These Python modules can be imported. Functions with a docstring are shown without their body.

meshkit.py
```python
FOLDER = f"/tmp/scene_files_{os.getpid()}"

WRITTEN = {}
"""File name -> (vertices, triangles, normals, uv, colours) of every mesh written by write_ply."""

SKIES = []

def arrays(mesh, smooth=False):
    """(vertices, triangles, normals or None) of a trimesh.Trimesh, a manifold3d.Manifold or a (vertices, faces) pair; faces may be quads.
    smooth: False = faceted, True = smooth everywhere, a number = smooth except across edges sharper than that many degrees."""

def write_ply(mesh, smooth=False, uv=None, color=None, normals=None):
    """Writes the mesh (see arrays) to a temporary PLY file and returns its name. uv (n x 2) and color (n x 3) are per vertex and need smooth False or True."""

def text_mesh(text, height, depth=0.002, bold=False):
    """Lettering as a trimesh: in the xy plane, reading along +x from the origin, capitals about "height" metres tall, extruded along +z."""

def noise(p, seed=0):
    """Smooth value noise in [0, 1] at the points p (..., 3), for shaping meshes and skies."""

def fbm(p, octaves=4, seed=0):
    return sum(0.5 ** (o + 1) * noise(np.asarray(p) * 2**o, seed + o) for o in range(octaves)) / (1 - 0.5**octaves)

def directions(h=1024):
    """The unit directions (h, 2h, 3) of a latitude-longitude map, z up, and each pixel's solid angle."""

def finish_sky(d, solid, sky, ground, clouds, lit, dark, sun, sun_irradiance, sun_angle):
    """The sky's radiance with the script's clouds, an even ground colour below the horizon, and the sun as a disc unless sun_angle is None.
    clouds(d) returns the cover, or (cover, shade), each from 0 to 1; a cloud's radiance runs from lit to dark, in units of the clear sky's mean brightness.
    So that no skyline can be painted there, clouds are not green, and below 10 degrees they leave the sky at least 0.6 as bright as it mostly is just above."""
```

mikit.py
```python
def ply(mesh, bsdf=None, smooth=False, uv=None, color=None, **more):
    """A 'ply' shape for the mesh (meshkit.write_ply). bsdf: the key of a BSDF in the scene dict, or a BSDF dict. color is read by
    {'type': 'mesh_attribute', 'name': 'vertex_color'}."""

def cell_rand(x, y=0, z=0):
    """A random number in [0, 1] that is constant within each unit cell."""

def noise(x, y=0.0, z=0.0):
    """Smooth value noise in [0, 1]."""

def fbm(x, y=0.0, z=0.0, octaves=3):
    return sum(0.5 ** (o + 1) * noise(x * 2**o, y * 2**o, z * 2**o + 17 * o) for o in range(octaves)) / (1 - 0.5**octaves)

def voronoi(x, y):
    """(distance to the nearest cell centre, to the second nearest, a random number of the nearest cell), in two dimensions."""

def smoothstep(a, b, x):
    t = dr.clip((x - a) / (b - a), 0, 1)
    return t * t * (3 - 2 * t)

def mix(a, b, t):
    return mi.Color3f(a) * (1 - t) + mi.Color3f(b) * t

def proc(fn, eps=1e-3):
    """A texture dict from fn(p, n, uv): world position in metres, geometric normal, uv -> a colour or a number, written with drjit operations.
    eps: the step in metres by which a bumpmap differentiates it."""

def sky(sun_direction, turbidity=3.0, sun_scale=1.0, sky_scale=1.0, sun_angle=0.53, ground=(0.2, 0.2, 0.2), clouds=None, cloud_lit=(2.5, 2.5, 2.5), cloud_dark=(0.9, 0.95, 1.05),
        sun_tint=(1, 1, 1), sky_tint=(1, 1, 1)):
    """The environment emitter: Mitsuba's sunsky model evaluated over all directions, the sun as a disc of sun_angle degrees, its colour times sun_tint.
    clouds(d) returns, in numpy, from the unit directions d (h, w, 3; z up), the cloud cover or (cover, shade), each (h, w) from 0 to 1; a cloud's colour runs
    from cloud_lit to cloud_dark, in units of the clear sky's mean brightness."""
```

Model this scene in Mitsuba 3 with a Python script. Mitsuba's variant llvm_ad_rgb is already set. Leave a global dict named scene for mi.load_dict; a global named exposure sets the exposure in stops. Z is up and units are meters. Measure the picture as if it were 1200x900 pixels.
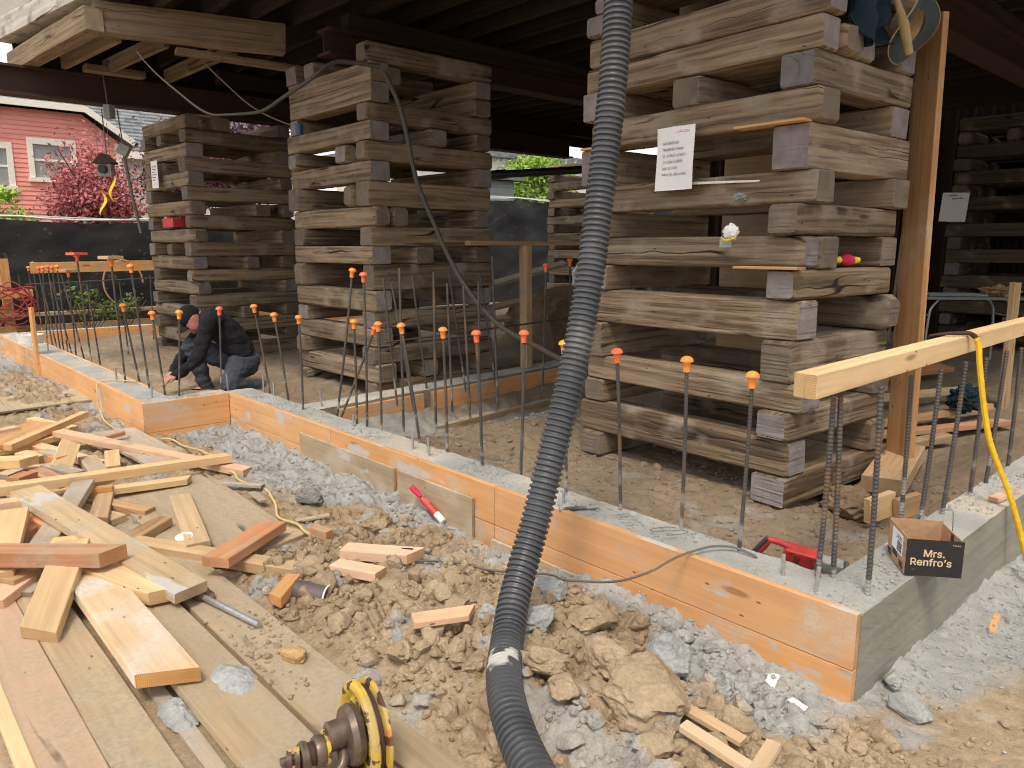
import math, random
import numpy as np, trimesh, mitsuba as mi, drjit as dr
import mikit, meshkit
import manifold3d as m3
from mikit import proc, noise, fbm, voronoi, cell_rand, smoothstep, mix

# ------------------------------------------------------------------ camera, sky, exposure
T = mi.ScalarTransform4f
YAW, PITCH = math.radians(47.7), math.radians(10.305)
FWD = np.array([math.cos(YAW) * math.cos(PITCH), math.sin(YAW) * math.cos(PITCH), -math.sin(PITCH)])
scene, labels = {}, {}
scene['camera'] = {'type': 'perspective', 'fov': 68.574, 'fov_axis': 'x', 'near_clip': 0.05, 'far_clip': 600.0,
                   'to_world': T().look_at(origin=[0, 0, 1.6], target=[float(FWD[0]), float(FWD[1]), float(1.6 + FWD[2])], up=[0, 0, 1])}


def cloud_cover(d):
    n = meshkit.fbm(d * [3.0, 3.0, 6.0], 4, 5)
    return np.ones(d.shape[:-1]), np.clip(0.15 + 0.9 * (n - 0.42), 0, 0.5)


scene['sky'] = mikit.sky((-0.42, -0.30, 0.86), turbidity=3, sun_scale=0.30, sun_angle=14, clouds=cloud_cover,
                         cloud_lit=(2.38, 2.38, 2.4), cloud_dark=(1.4, 1.41, 1.45), ground=(0.24, 0.22, 0.19))
exposure = 2.5

rng = np.random.default_rng(7)
random.seed(7)
PI = math.pi


# ------------------------------------------------------------------ bookkeeping
def numbered(name):
    if name not in scene and name not in labels and not any(k.startswith(name + '__') for k in scene):
        return name
    i = 1
    while f'{name}_{i:03d}' in scene or f'{name}_{i:03d}' in labels or f'{name}_{i:03d}__' in _roots:
        i += 1
    return f'{name}_{i:03d}'


_roots, _count = set(), {}


def part_key(parent, name):
    c = _count.get((parent, name), 0)
    _count[(parent, name)] = c + 1
    return f'{parent}__{name}' + (f'_{c:03d}' if c else '')


def thing(name, label, cat, group=None):
    key = numbered(name)
    labels[key] = {'label': label, 'category': cat}
    if group:
        labels[key]['group'] = group
    return key


def shape(g, mat, smooth=None):
    """g: (v, f), (v, f, uv), a trimesh or a manifold."""
    uv = None
    if isinstance(g, tuple) and len(g) == 3:
        v, f, uv = g
        g = (v, f)
        smooth = False if smooth is None else smooth
    elif hasattr(g, 'to_mesh'):
        m = g.to_mesh()
        g = (np.array(m.vert_properties[:, :3]), np.array(m.tri_verts))
    elif hasattr(g, 'vertices'):
        g = (np.array(g.vertices), np.array(g.faces))
    return mikit.ply(g, mat, smooth=35 if smooth is None else smooth, uv=uv)


def put(key, g, mat, smooth=None):
    scene[key] = shape(g, mat, smooth)
    return key


def part(parent, name, g, mat, smooth=None, label=None, kind=None):
    k = part_key(parent, name)
    put(k, g, mat, smooth)
    if label or kind:
        labels[k] = {a: b for a, b in (('label', label), ('kind', kind)) if b}
    return k


def single(name, label, cat, g, mat, smooth=None, group=None):
    k = thing(name, label, cat, group)
    return put(k, g, mat, smooth)


def setting(name, g, mat, smooth=None):
    put(name, g, mat, smooth)
    labels[name] = {'kind': 'structure'}


def merge(*gs):
    vs, fs, us, n = [], [], [], 0
    for g in gs:
        if hasattr(g, 'to_mesh'):
            m = g.to_mesh()
            g = (np.array(m.vert_properties[:, :3]), np.array(m.tri_verts))
        elif hasattr(g, 'vertices'):
            g = (np.array(g.vertices), np.array(g.faces))
        vs.append(np.asarray(g[0], float))
        fs.append(np.asarray(g[1]) + n)
        us.append(g[2] if len(g) == 3 else None)
        n += len(g[0])
    if all(u is not None for u in us):
        return np.vstack(vs), np.vstack(fs), np.vstack(us)
    return np.vstack(vs), np.vstack(fs)


# ------------------------------------------------------------------ materials
def rgb(c):
    return {'type': 'rgb', 'value': list(c)}


def add_bsdf(name, d):
    scene[name] = {'type': 'twosided', 'bsdf': d}


def plain(name, c, rough=0.6, metallic=0.0, spec=0.5, clear=0.0):
    add_bsdf(name, {'type': 'principled', 'base_color': rgb(c), 'roughness': rough, 'metallic': metallic, 'specular': spec, 'clearcoat': clear})


def wood_fn(light, dark, endc, dust=(.40, .33, .24), dust_amt=.0, cracks=0., paint=0., paintc=(.42, .37, .40), cement=0., var=.35, knots=0., con=1.35, warp=1.5):
    def fn(p, n, uv):
        u, v = uv.x, uv.y
        k = dr.floor(u / 20)
        u = u - k * 20 - 10
        end = v > 40
        v = dr.select(end, v - 50, v)
        r, r2, r3 = cell_rand(k, 3), cell_rand(k, 11), cell_rand(k, 23)
        g = fbm(u * 1.3 + r * 40, v * 46 + warp * noise(u * 1.1, v * 4, k), k, 4)
        fine = noise(u * 9, v * 230, k + 5)
        c = mix(dark, light, dr.clip((g - .5) * con + .55 + (fine - .5) * .4 * con / 2, 0, 1))
        blot = fbm(u * 2.2, v * 5 + 9, k, 3)
        c = c * (.84 + .32 * blot) * (1 - var / 2 + var * r)
        c = c * mi.Color3f(1 + .10 * (r3 - .5), 1, 1 - .16 * (r3 - .5))
        if knots:
            d1, d2, w = voronoi(u * .9 + r * 17, v * 4.2 + r2 * 9)
            kn = smoothstep(.085, .03, d1) * dr.select(w > 1 - knots * .6, 1.0, 0.0)
            c = mix(c, mi.Color3f(*dark) * (.35 + .3 * noise(d1 * 60, k)), kn * .85)
        if cracks:
            nl = noise(u * .55 + r * 31, v * 15 + .22 * noise(u * 9, v * 3, 2), k + 2)
            line = smoothstep(.030, .006, dr.abs(nl - .5)) * smoothstep(.40, .58, noise(u * 1.5 + 7, v * 4, k + 4))
            c = mix(c, mi.Color3f(.03, .022, .016), line * cracks)
        sd1, sd2, sw = voronoi(u * 5 + r * 13, v * 13 + r2 * 7)
        c = mix(c, c * .22, smoothstep(.075, .035, sd1) * dr.select(sw > .84, .9, 0.0))
        if dust_amt:
            dn = fbm(p.x * 5 + k, p.y * 5, p.z * 5, 4)
            c = mix(c, mi.Color3f(*dust) * (.85 + .3 * noise(p.x * 90, p.y * 90, p.z * 90)), smoothstep(.62 - .5 * dust_amt, .95 - .45 * dust_amt, dn) * .9)
        if cement:
            cn = fbm(u * 3.1 + 5 * r, v * 7, k + 9, 4)
            c = mix(c, mi.Color3f(.50, .51, .50), smoothstep(.60 - .3 * cement, .70 - .3 * cement, cn) * .85)
        cx, cy = (r - .5) * .12, (r2 - .5) * .12 - .03
        rr = dr.sqrt(dr.square(u - cx) + dr.square(v - cy)) + .004 * noise(u * 40, v * 40, k)
        ring = .5 + .5 * dr.sin(rr * 1100)
        ce = mix(mi.Color3f(*endc), mi.Color3f(*endc) * .62, ring * .75) * (.75 + .5 * fbm(u * 14, v * 14, k, 3)) * (.85 + .3 * r3)
        if paint:
            pt = mi.Color3f(*paintc) * (.8 + .45 * r3) * (.75 + .5 * fbm(u * 18, v * 18, k + 3, 3))
            pt = pt * mi.Color3f(1 + .08 * (r - .3), 1, 1.02)
            split = smoothstep(.02, .005, dr.abs(noise(u * 16, v * 7, k) - .5)) * .7
            pt = mix(pt, mi.Color3f(.10, .08, .07), split * smoothstep(.4, .6, noise(u * 9, v * 9, k + 8)))
            ce = dr.select(r2 < paint, pt, ce)
        return dr.select(end, ce, c)
    return fn


def wood_bump(scale_u, scale_v):
    def fn(p, n, uv):
        u, v = uv.x, uv.y
        k = dr.floor(u / 20)
        u = u - k * 20
        v = dr.select(v > 40, v - 50, v)
        return .65 * noise(u * scale_u, v * scale_v, k) + .35 * noise(u * scale_u * 3, v * scale_v * 3, k + 7)
    return fn


BUMP_OLD, BUMP_NEW = wood_bump(4, 90), wood_bump(5, 160)


def wood(name, fn, rough=.8, bump=None, bscale=.003, spec=.25):
    b = {'type': 'principled', 'base_color': proc(fn), 'roughness': rough, 'specular': spec}
    if bump is not None:
        b = {'type': 'bumpmap', 'arbitrary': proc(bump, eps=.0012), 'scale': bscale, 'bsdf': b}
    add_bsdf(name, b)


wood('crib_wood', wood_fn((.305, .23, .155), (.112, .082, .056), (.215, .178, .14), dust=(.31, .26, .20), dust_amt=.35, cracks=1., paint=.4, paintc=(.215, .195, .192), var=.55, knots=.3, con=2.1, warp=1.2), .88, BUMP_OLD, .010)
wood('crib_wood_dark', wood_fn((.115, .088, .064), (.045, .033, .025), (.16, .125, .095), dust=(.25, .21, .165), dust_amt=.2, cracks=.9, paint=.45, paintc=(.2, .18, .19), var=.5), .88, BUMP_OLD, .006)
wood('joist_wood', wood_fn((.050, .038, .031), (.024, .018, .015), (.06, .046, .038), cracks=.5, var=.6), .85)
wood('sill_wood', wood_fn((.28, .215, .14), (.11, .08, .05), (.30, .24, .17), dust=(.25, .21, .155), dust_amt=.2, cracks=.8, var=.2, knots=.3), .85, BUMP_OLD, .005)
wood('lumber_yellow', wood_fn((.74, .53, .295), (.60, .40, .205), (.62, .42, .22), dust_amt=.12, var=.2, knots=.3), .7, BUMP_NEW, .0012)
wood('lumber_pink', wood_fn((.78, .53, .365), (.64, .40, .25), (.64, .40, .24), dust_amt=.15, var=.2, knots=.25), .7, BUMP_NEW, .0012)
wood('lumber_orange', wood_fn((.66, .38, .17), (.50, .25, .10), (.60, .30, .12), dust_amt=.15, var=.2, knots=.3), .7, BUMP_NEW, .0012)
wood('lumber_red', wood_fn((.52, .27, .155), (.38, .18, .095), (.50, .25, .13), dust_amt=.3, var=.25, knots=.2), .75, BUMP_NEW, .0015)
wood('lumber_brown', wood_fn((.50, .34, .19), (.33, .20, .105), (.42, .28, .16), dust_amt=.35, cracks=.4, var=.3, knots=.3), .75, BUMP_NEW, .0015)
wood('lumber_tan', wood_fn((.64, .48, .30), (.48, .33, .19), (.5, .37, .22), dust_amt=.3, var=.2, knots=.3), .75, BUMP_NEW, .0012)
wood('lumber_dusty', wood_fn((.47, .38, .28), (.33, .26, .185), (.36, .29, .21), dust=(.40, .37, .32), dust_amt=.55, cracks=.5, var=.25), .85, BUMP_OLD, .002)
wood('lumber_cement', wood_fn((.58, .45, .30), (.42, .315, .20), (.40, .29, .18), dust=(.46, .39, .29), dust_amt=.45, cement=.02, var=.1, knots=.2), .85, BUMP_OLD, .0018)
wood('lumber_whitewash', wood_fn((.68, .50, .31), (.55, .37, .21), (.62, .33, .12), dust=(.62, .575, .52), dust_amt=.58, var=.05), .8, BUMP_OLD, .0015)
wood('lumber_pale', wood_fn((.68, .52, .36), (.52, .37, .23), (.56, .42, .28), dust_amt=.25, var=.15, knots=.35), .75, BUMP_NEW, .0012)
wood('walk_plank', wood_fn((.47, .375, .26), (.33, .25, .165), (.42, .31, .2), dust=(.385, .32, .235), dust_amt=.7, cracks=.8, var=.16, knots=.35), .85, BUMP_OLD, .002)
wood('walk_plank_red', wood_fn((.54, .37, .255), (.44, .285, .19), (.42, .31, .2), dust=(.43, .335, .24), dust_amt=.6, cracks=.7, var=.1, knots=.25), .85, BUMP_OLD, .002)
wood('form_ply', wood_fn((.72, .405, .19), (.62, .325, .14), (.5, .30, .15), dust=(.55, .48, .40), dust_amt=.16, cement=-.30, var=.1, knots=.35), .55, BUMP_NEW, .0012, .4)
wood('form_old', wood_fn((.48, .37, .25), (.35, .26, .165), (.40, .30, .2), dust=(.47, .41, .32), dust_amt=.5, cement=-.5, var=.15, knots=.25), .85, BUMP_OLD, .0015)
wood('post_wood', wood_fn((.47, .265, .125), (.30, .145, .06), (.45, .3, .16), dust_amt=.1, var=.1, knots=.5), .75, BUMP_NEW, .0015)
wood('white_peeling', wood_fn((.62, .60, .55), (.40, .37, .32), (.3, .26, .2), dust=(.20, .17, .13), dust_amt=.35, cracks=.9, var=.1), .8, BUMP_OLD, .004)


def concrete_fn(p, n, uv):
    a = fbm(p.x * 4, p.y * 4, p.z * 4, 4)
    b = noise(p.x * 140, p.y * 140, p.z * 140)
    streak = noise(p.x * 2 + p.y * 2, p.z * 55, 3)
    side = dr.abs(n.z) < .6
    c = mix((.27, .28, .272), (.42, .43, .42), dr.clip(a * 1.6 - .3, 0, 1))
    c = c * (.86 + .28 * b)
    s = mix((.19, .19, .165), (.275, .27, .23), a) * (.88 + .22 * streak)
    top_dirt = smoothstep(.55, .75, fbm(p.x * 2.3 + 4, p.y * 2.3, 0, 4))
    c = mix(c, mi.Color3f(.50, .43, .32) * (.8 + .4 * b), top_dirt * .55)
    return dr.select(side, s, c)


def concrete_bump(p, n, uv):
    return .6 * noise(p.x * 45, p.y * 45, p.z * 45) + .4 * noise(p.x * 130, p.y * 130, p.z * 130)


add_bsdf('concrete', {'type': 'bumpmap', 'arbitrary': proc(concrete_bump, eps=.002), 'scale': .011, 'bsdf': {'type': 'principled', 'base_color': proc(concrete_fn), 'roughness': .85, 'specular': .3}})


def cement_mask(p):
    """Where spilled cement slurry covers the dirt (along the foot of the forms and round the near corner)."""
    x, y = p.x, p.y
    nz = fbm(x * 2.2, y * 2.2, 3, 4) - .5
    wl = dr.select(y < 6.85, 2.66, 1.93)
    d = wl - x
    wide = .16 + .30 * smoothstep(2.0, 1.5, y) + .42 * smoothstep(3.9, 4.4, y) * smoothstep(7.2, 6.6, y)
    m1 = smoothstep(.10, -.06, d - wide - nz * .9) * smoothstep(-.4, -.2, d) * smoothstep(.90, 1.06, y + .3 * nz)
    d2 = 1.02 - y
    m2 = smoothstep(.12, -.08, d2 - .03 - .36 * dr.clip(x - 2.6, 0, 2) - nz * .5) * smoothstep(2.3, 2.6, x) * dr.select(d2 > -.3, 1.0, 0.0)
    m3_ = smoothstep(.66, .74, fbm(x * 3.7 + 11, y * 3.7, 1, 3)) * dr.select(x < 2.7, 1.0, .4) * smoothstep(.9, 1.4, x)
    m4 = smoothstep(.5, .1, dr.abs(y - 5.3 + nz)) * smoothstep(2.9, 3.1, x) * smoothstep(6.5, 5.5, x) * .9
    return dr.clip(dr.maximum(dr.maximum(m1, m2), dr.maximum(m3_ * .8, m4)), 0, 1)


def ground_fn(p, n, uv):
    a = fbm(p.x * 1.7, p.y * 1.7, 0, 4)
    b = fbm(p.x * 14, p.y * 14, p.z * 14, 3)
    s = noise(p.x * 170, p.y * 170, p.z * 170)
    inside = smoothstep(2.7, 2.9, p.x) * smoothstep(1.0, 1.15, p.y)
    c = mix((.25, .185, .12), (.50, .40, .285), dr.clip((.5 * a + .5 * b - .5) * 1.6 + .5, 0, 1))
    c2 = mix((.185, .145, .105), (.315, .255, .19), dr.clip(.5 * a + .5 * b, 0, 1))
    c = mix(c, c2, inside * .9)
    c = c * (.80 + .4 * s)
    g = mix((.28, .293, .295), (.44, .455, .455), b) * (.85 + .3 * s)
    c = mix(c, g, cement_mask(p) * .93)
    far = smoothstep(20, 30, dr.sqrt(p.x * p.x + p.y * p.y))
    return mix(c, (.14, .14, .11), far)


def ground_bump(p, n, uv):
    return .55 * noise(p.x * 55, p.y * 55, p.z * 55) + .45 * noise(p.x * 150, p.y * 150, p.z * 150)


def soil(name, fn, sc=.006):
    add_bsdf(name, {'type': 'bumpmap', 'arbitrary': proc(ground_bump, eps=.002), 'scale': sc, 'bsdf': {'type': 'diffuse', 'reflectance': proc(fn)}})


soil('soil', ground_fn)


def lump(c1, c2):
    def fn(p, n, uv):
        b = fbm(p.x * 16, p.y * 16, p.z * 16, 4)
        return mix(c1, c2, dr.clip(b * 1.5 - .25, 0, 1)) * (.82 + .36 * noise(p.x * 160, p.y * 160, p.z * 160))
    return fn


soil('dirt', lump((.27, .20, .13), (.48, .38, .27)))
soil('orange', lump((.42, .27, .12), (.56, .38, .20)))
soil('dark', lump((.16, .115, .075), (.29, .215, .145)))
soil('cement', lump((.27, .285, .29), (.45, .465, .465)))
soil('stone', lump((.17, .17, .16), (.28, .28, .265)))


def rebar_fn(p, n, uv):
    a = fbm(p.x * 30, p.y * 30, p.z * 9, 3)
    c = mix((.055, .055, .056), (.125, .12, .115), a)
    c = mix(c, (.20, .12, .07), smoothstep(.55, .72, fbm(p.x * 6, p.y * 6, p.z * 5, 3)) * .8)
    low = .75 * smoothstep(.60, .3, p.z) * smoothstep(.50, .66, fbm(p.x * 9 + 3, p.y * 9, p.z * 14, 3))
    return mix(c, (.45, .45, .43), low)


add_bsdf('rebar_steel', {'type': 'principled', 'base_color': proc(rebar_fn), 'roughness': .55, 'metallic': .35})


def scuffed(name, c, rough=.5, dust=(.5, .45, .38), amt=.3, spec=.5, f=12, metallic=0.):
    def fn(p, n, uv):
        a = fbm(p.x * f, p.y * f, p.z * f, 4)
        return mix(mi.Color3f(*c) * (.85 + .3 * noise(p.x * 60, p.y * 60, p.z * 60)), dust, smoothstep(.75 - .4 * amt, 1.0 - .35 * amt, a) * .8)
    add_bsdf(name, {'type': 'principled', 'base_color': proc(fn), 'roughness': rough, 'specular': spec, 'metallic': metallic})


def hose_fn(p, n, uv):
    a = fbm(p.x * 7, p.y * 7, p.z * 5, 4)
    s = noise(p.x * 120, p.y * 120, p.z * 120)
    c = mix((.045, .05, .06), (.09, .097, .11), a)
    c = mix(c, (.22, .22, .22), smoothstep(.60, .85, a) * (.1 + .45 * s))
    sd = dr.sqrt(dr.square(p.x - 1.60) + dr.square(p.y - 1.83) + dr.square(p.z - .19))
    sp = smoothstep(.085, .05, sd + .05 * (noise(p.x * 40, p.y * 40, p.z * 40) - .5)) * smoothstep(.35, .5, noise(p.x * 21 + 3, p.y * 21, p.z * 21))
    return mix(c, (.58, .58, .56), sp * .9)


add_bsdf('hose_plastic', {'type': 'principled', 'base_color': proc(hose_fn), 'roughness': .42, 'specular': .5})


def rusty_yellow_fn(p, n, uv):
    a = fbm(p.x * 22, p.y * 22, p.z * 22, 4)
    c = mix((.50, .33, .035), (.64, .46, .08), noise(p.x * 50, p.y * 50, p.z * 50))
    c = mix(c, (.36, .29, .19), smoothstep(.45, .62, fbm(p.x * 9, p.y * 9, p.z * 9, 3)) * .5)
    c = mix(c, (.09, .05, .035), smoothstep(.54, .60, a))
    return mix(c, (.50, .16, .06), smoothstep(.72, .78, fbm(p.x * 15 + 4, p.y * 15, p.z * 15, 3)) * .6)


add_bsdf('rusty_yellow', {'type': 'principled', 'base_color': proc(rusty_yellow_fn), 'roughness': .45, 'specular': .5})


def greasy_fn(p, n, uv):
    a = fbm(p.x * 30, p.y * 30, p.z * 30, 4)
    return mix((.09, .065, .05), (.24, .185, .15), a)


add_bsdf('greasy_steel', {'type': 'principled', 'base_color': proc(greasy_fn), 'roughness': .4, 'metallic': .5})


def siding_fn(c):
    def fn(p, n, uv):
        return mi.Color3f(*c) * (.88 + .2 * fbm(p.x * 3, p.y * 3, p.z * 9, 3))
    return fn


add_bsdf('red_siding', {'type': 'diffuse', 'reflectance': proc(siding_fn((.86, .37, .31)))})


def shingle_fn(p, n, uv):
    row = dr.floor(p.z * 9)
    return mi.Color3f(.225, .24, .26) * (.72 + .5 * cell_rand(p.x * 5 + .5 * row, row)) * (.9 + .2 * noise(p.x * 30, p.y * 30, p.z * 30))


add_bsdf('shingle', {'type': 'diffuse', 'reflectance': proc(shingle_fn)})


def fabric_fn(p, n, uv):
    a = fbm(p.x * 2, p.y * 2, p.z * 3, 4)
    s = smoothstep(.70, .76, fbm(p.x * 13, p.y * 13, p.z * 13, 3))
    return mix(mix((.012, .013, .016), (.030, .032, .037), a), (.12, .12, .12), s * .5)


add_bsdf('fence_fabric', {'type': 'principled', 'base_color': proc(fabric_fn), 'roughness': .6, 'specular': .4})


def cloth(name, c, f=40):
    def fn(p, n, uv):
        return mi.Color3f(*c) * (.75 + .5 * fbm(p.x * 12, p.y * 12, p.z * 12, 3)) * (.9 + .2 * noise(p.x * 300, p.y * 300, p.z * 300))
    add_bsdf(name, {'type': 'principled', 'base_color': proc(fn), 'roughness': .95, 'specular': .1, 'sheen': .3})


cloth('sweat_black', (.022, .022, .027))
cloth('denim_grey', (.070, .078, .105))
cloth('cap_black', (.018, .02, .022))
cloth('bandana_pink', (.36, .15, .14))
cloth('jacket_blue', (.022, .038, .055))
cloth('hat_tan', (.40, .29, .16))
cloth('hat_blue', (.055, .07, .08))
plain('skin', (.47, .25, .17), .5)
scuffed('cap_orange', (.90, .29, .055), .45, amt=.1)
scuffed('cap_red', (.88, .17, .06), .45, amt=.12)
scuffed('cap_amber', (.86, .36, .035), .45, amt=.12)
plain('steel_rust', (.060, .034, .028), .7, .2)
scuffed('galvanized', (.46, .48, .49), .4, (.55, .55, .53), .25, metallic=.6)
scuffed('tool_red', (.62, .06, .055), .4, amt=.2)
plain('tool_grey', (.10, .105, .11), .45, .3)
plain('rubber', (.025, .025, .027), .55)
plain('cord_yellow', (.60, .45, .20), .6)
plain('cord_grey', (.14, .135, .125), .6)
plain('cord_red', (.40, .04, .05), .5)
plain('cable_old', (.16, .145, .12), .7)
plain('cable_dark', (.055, .05, .042), .6)
plain('paper', (.88, .88, .90), .8, 0, .2)
plain('ink', (.10, .10, .11), .8)
plain('ink_red', (.55, .10, .10), .8)
scuffed('carton_black', (.018, .02, .024), .45, (.30, .24, .18), .12, f=30)
scuffed('cardboard', (.44, .275, .165), .85, (.5, .34, .22), .3)
plain('print_tan', (.62, .46, .30), .7)
plain('white_trim', (.80, .78, .70), .6)
plain('window_pane', (.30, .33, .33), .12, 0, .6)
plain('white_plastic', (.78, .80, .82), .35)
scuffed('pry_yellow', (.78, .48, .02), .4, (.13, .06, .03), .22, f=18)
plain('tape_yellow', (.85, .60, .02), .6)
plain('string_pink', (.62, .03, .09), .8)
plain('blue_can', (.04, .10, .24), .4)
plain('pipe_black', (.02, .02, .022), .4)
plain('bark', (.12, .09, .07), .9)
scuffed('mesh_grey', (.30, .33, .32), .9, (.5, .5, .5), .3)
plain('flue_metal', (.13, .105, .105), .5, .3)
plain('table_metal', (.16, .19, .17), .4, .5)
scuffed('dark_boards', (.055, .028, .020), .8, (.03, .02, .015), .5, f=6)
scuffed('house_skin', (.40, .38, .34), .8)


def leaf_mat(name, c, t):
    scene[name] = {'type': 'principledthin', 'base_color': rgb(c), 'roughness': .55, 'diff_trans': t, 'specular': .4} if False else \
        {'type': 'twosided', 'bsdf': {'type': 'principled', 'base_color': rgb(c), 'roughness': .6, 'specular': .3}}


leaf_mat('leaf_red', (.50, .175, .185), .5)
leaf_mat('leaf_red_dark', (.36, .10, .115), .5)
leaf_mat('leaf_purple', (.17, .085, .12), .5)
leaf_mat('leaf_green', (.135, .20, .055), .7)
leaf_mat('leaf_lime', (.34, .50, .09), .8)

# ------------------------------------------------------------------ geometry helpers
_piece = [0]


def frame(A, B, roll=0.):
    A, B = np.asarray(A, float), np.asarray(B, float)
    X = (B - A) / np.linalg.norm(B - A)
    up = np.array([0, 0, 1.]) if abs(X[2]) < .95 else np.array([1., 0, 0])
    Y = np.cross(up, X)
    Y /= np.linalg.norm(Y)
    Z = np.cross(X, Y)
    c, s = math.cos(math.radians(roll)), math.sin(math.radians(roll))
    return X, c * Y + s * Z, -s * Y + c * Z


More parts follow.
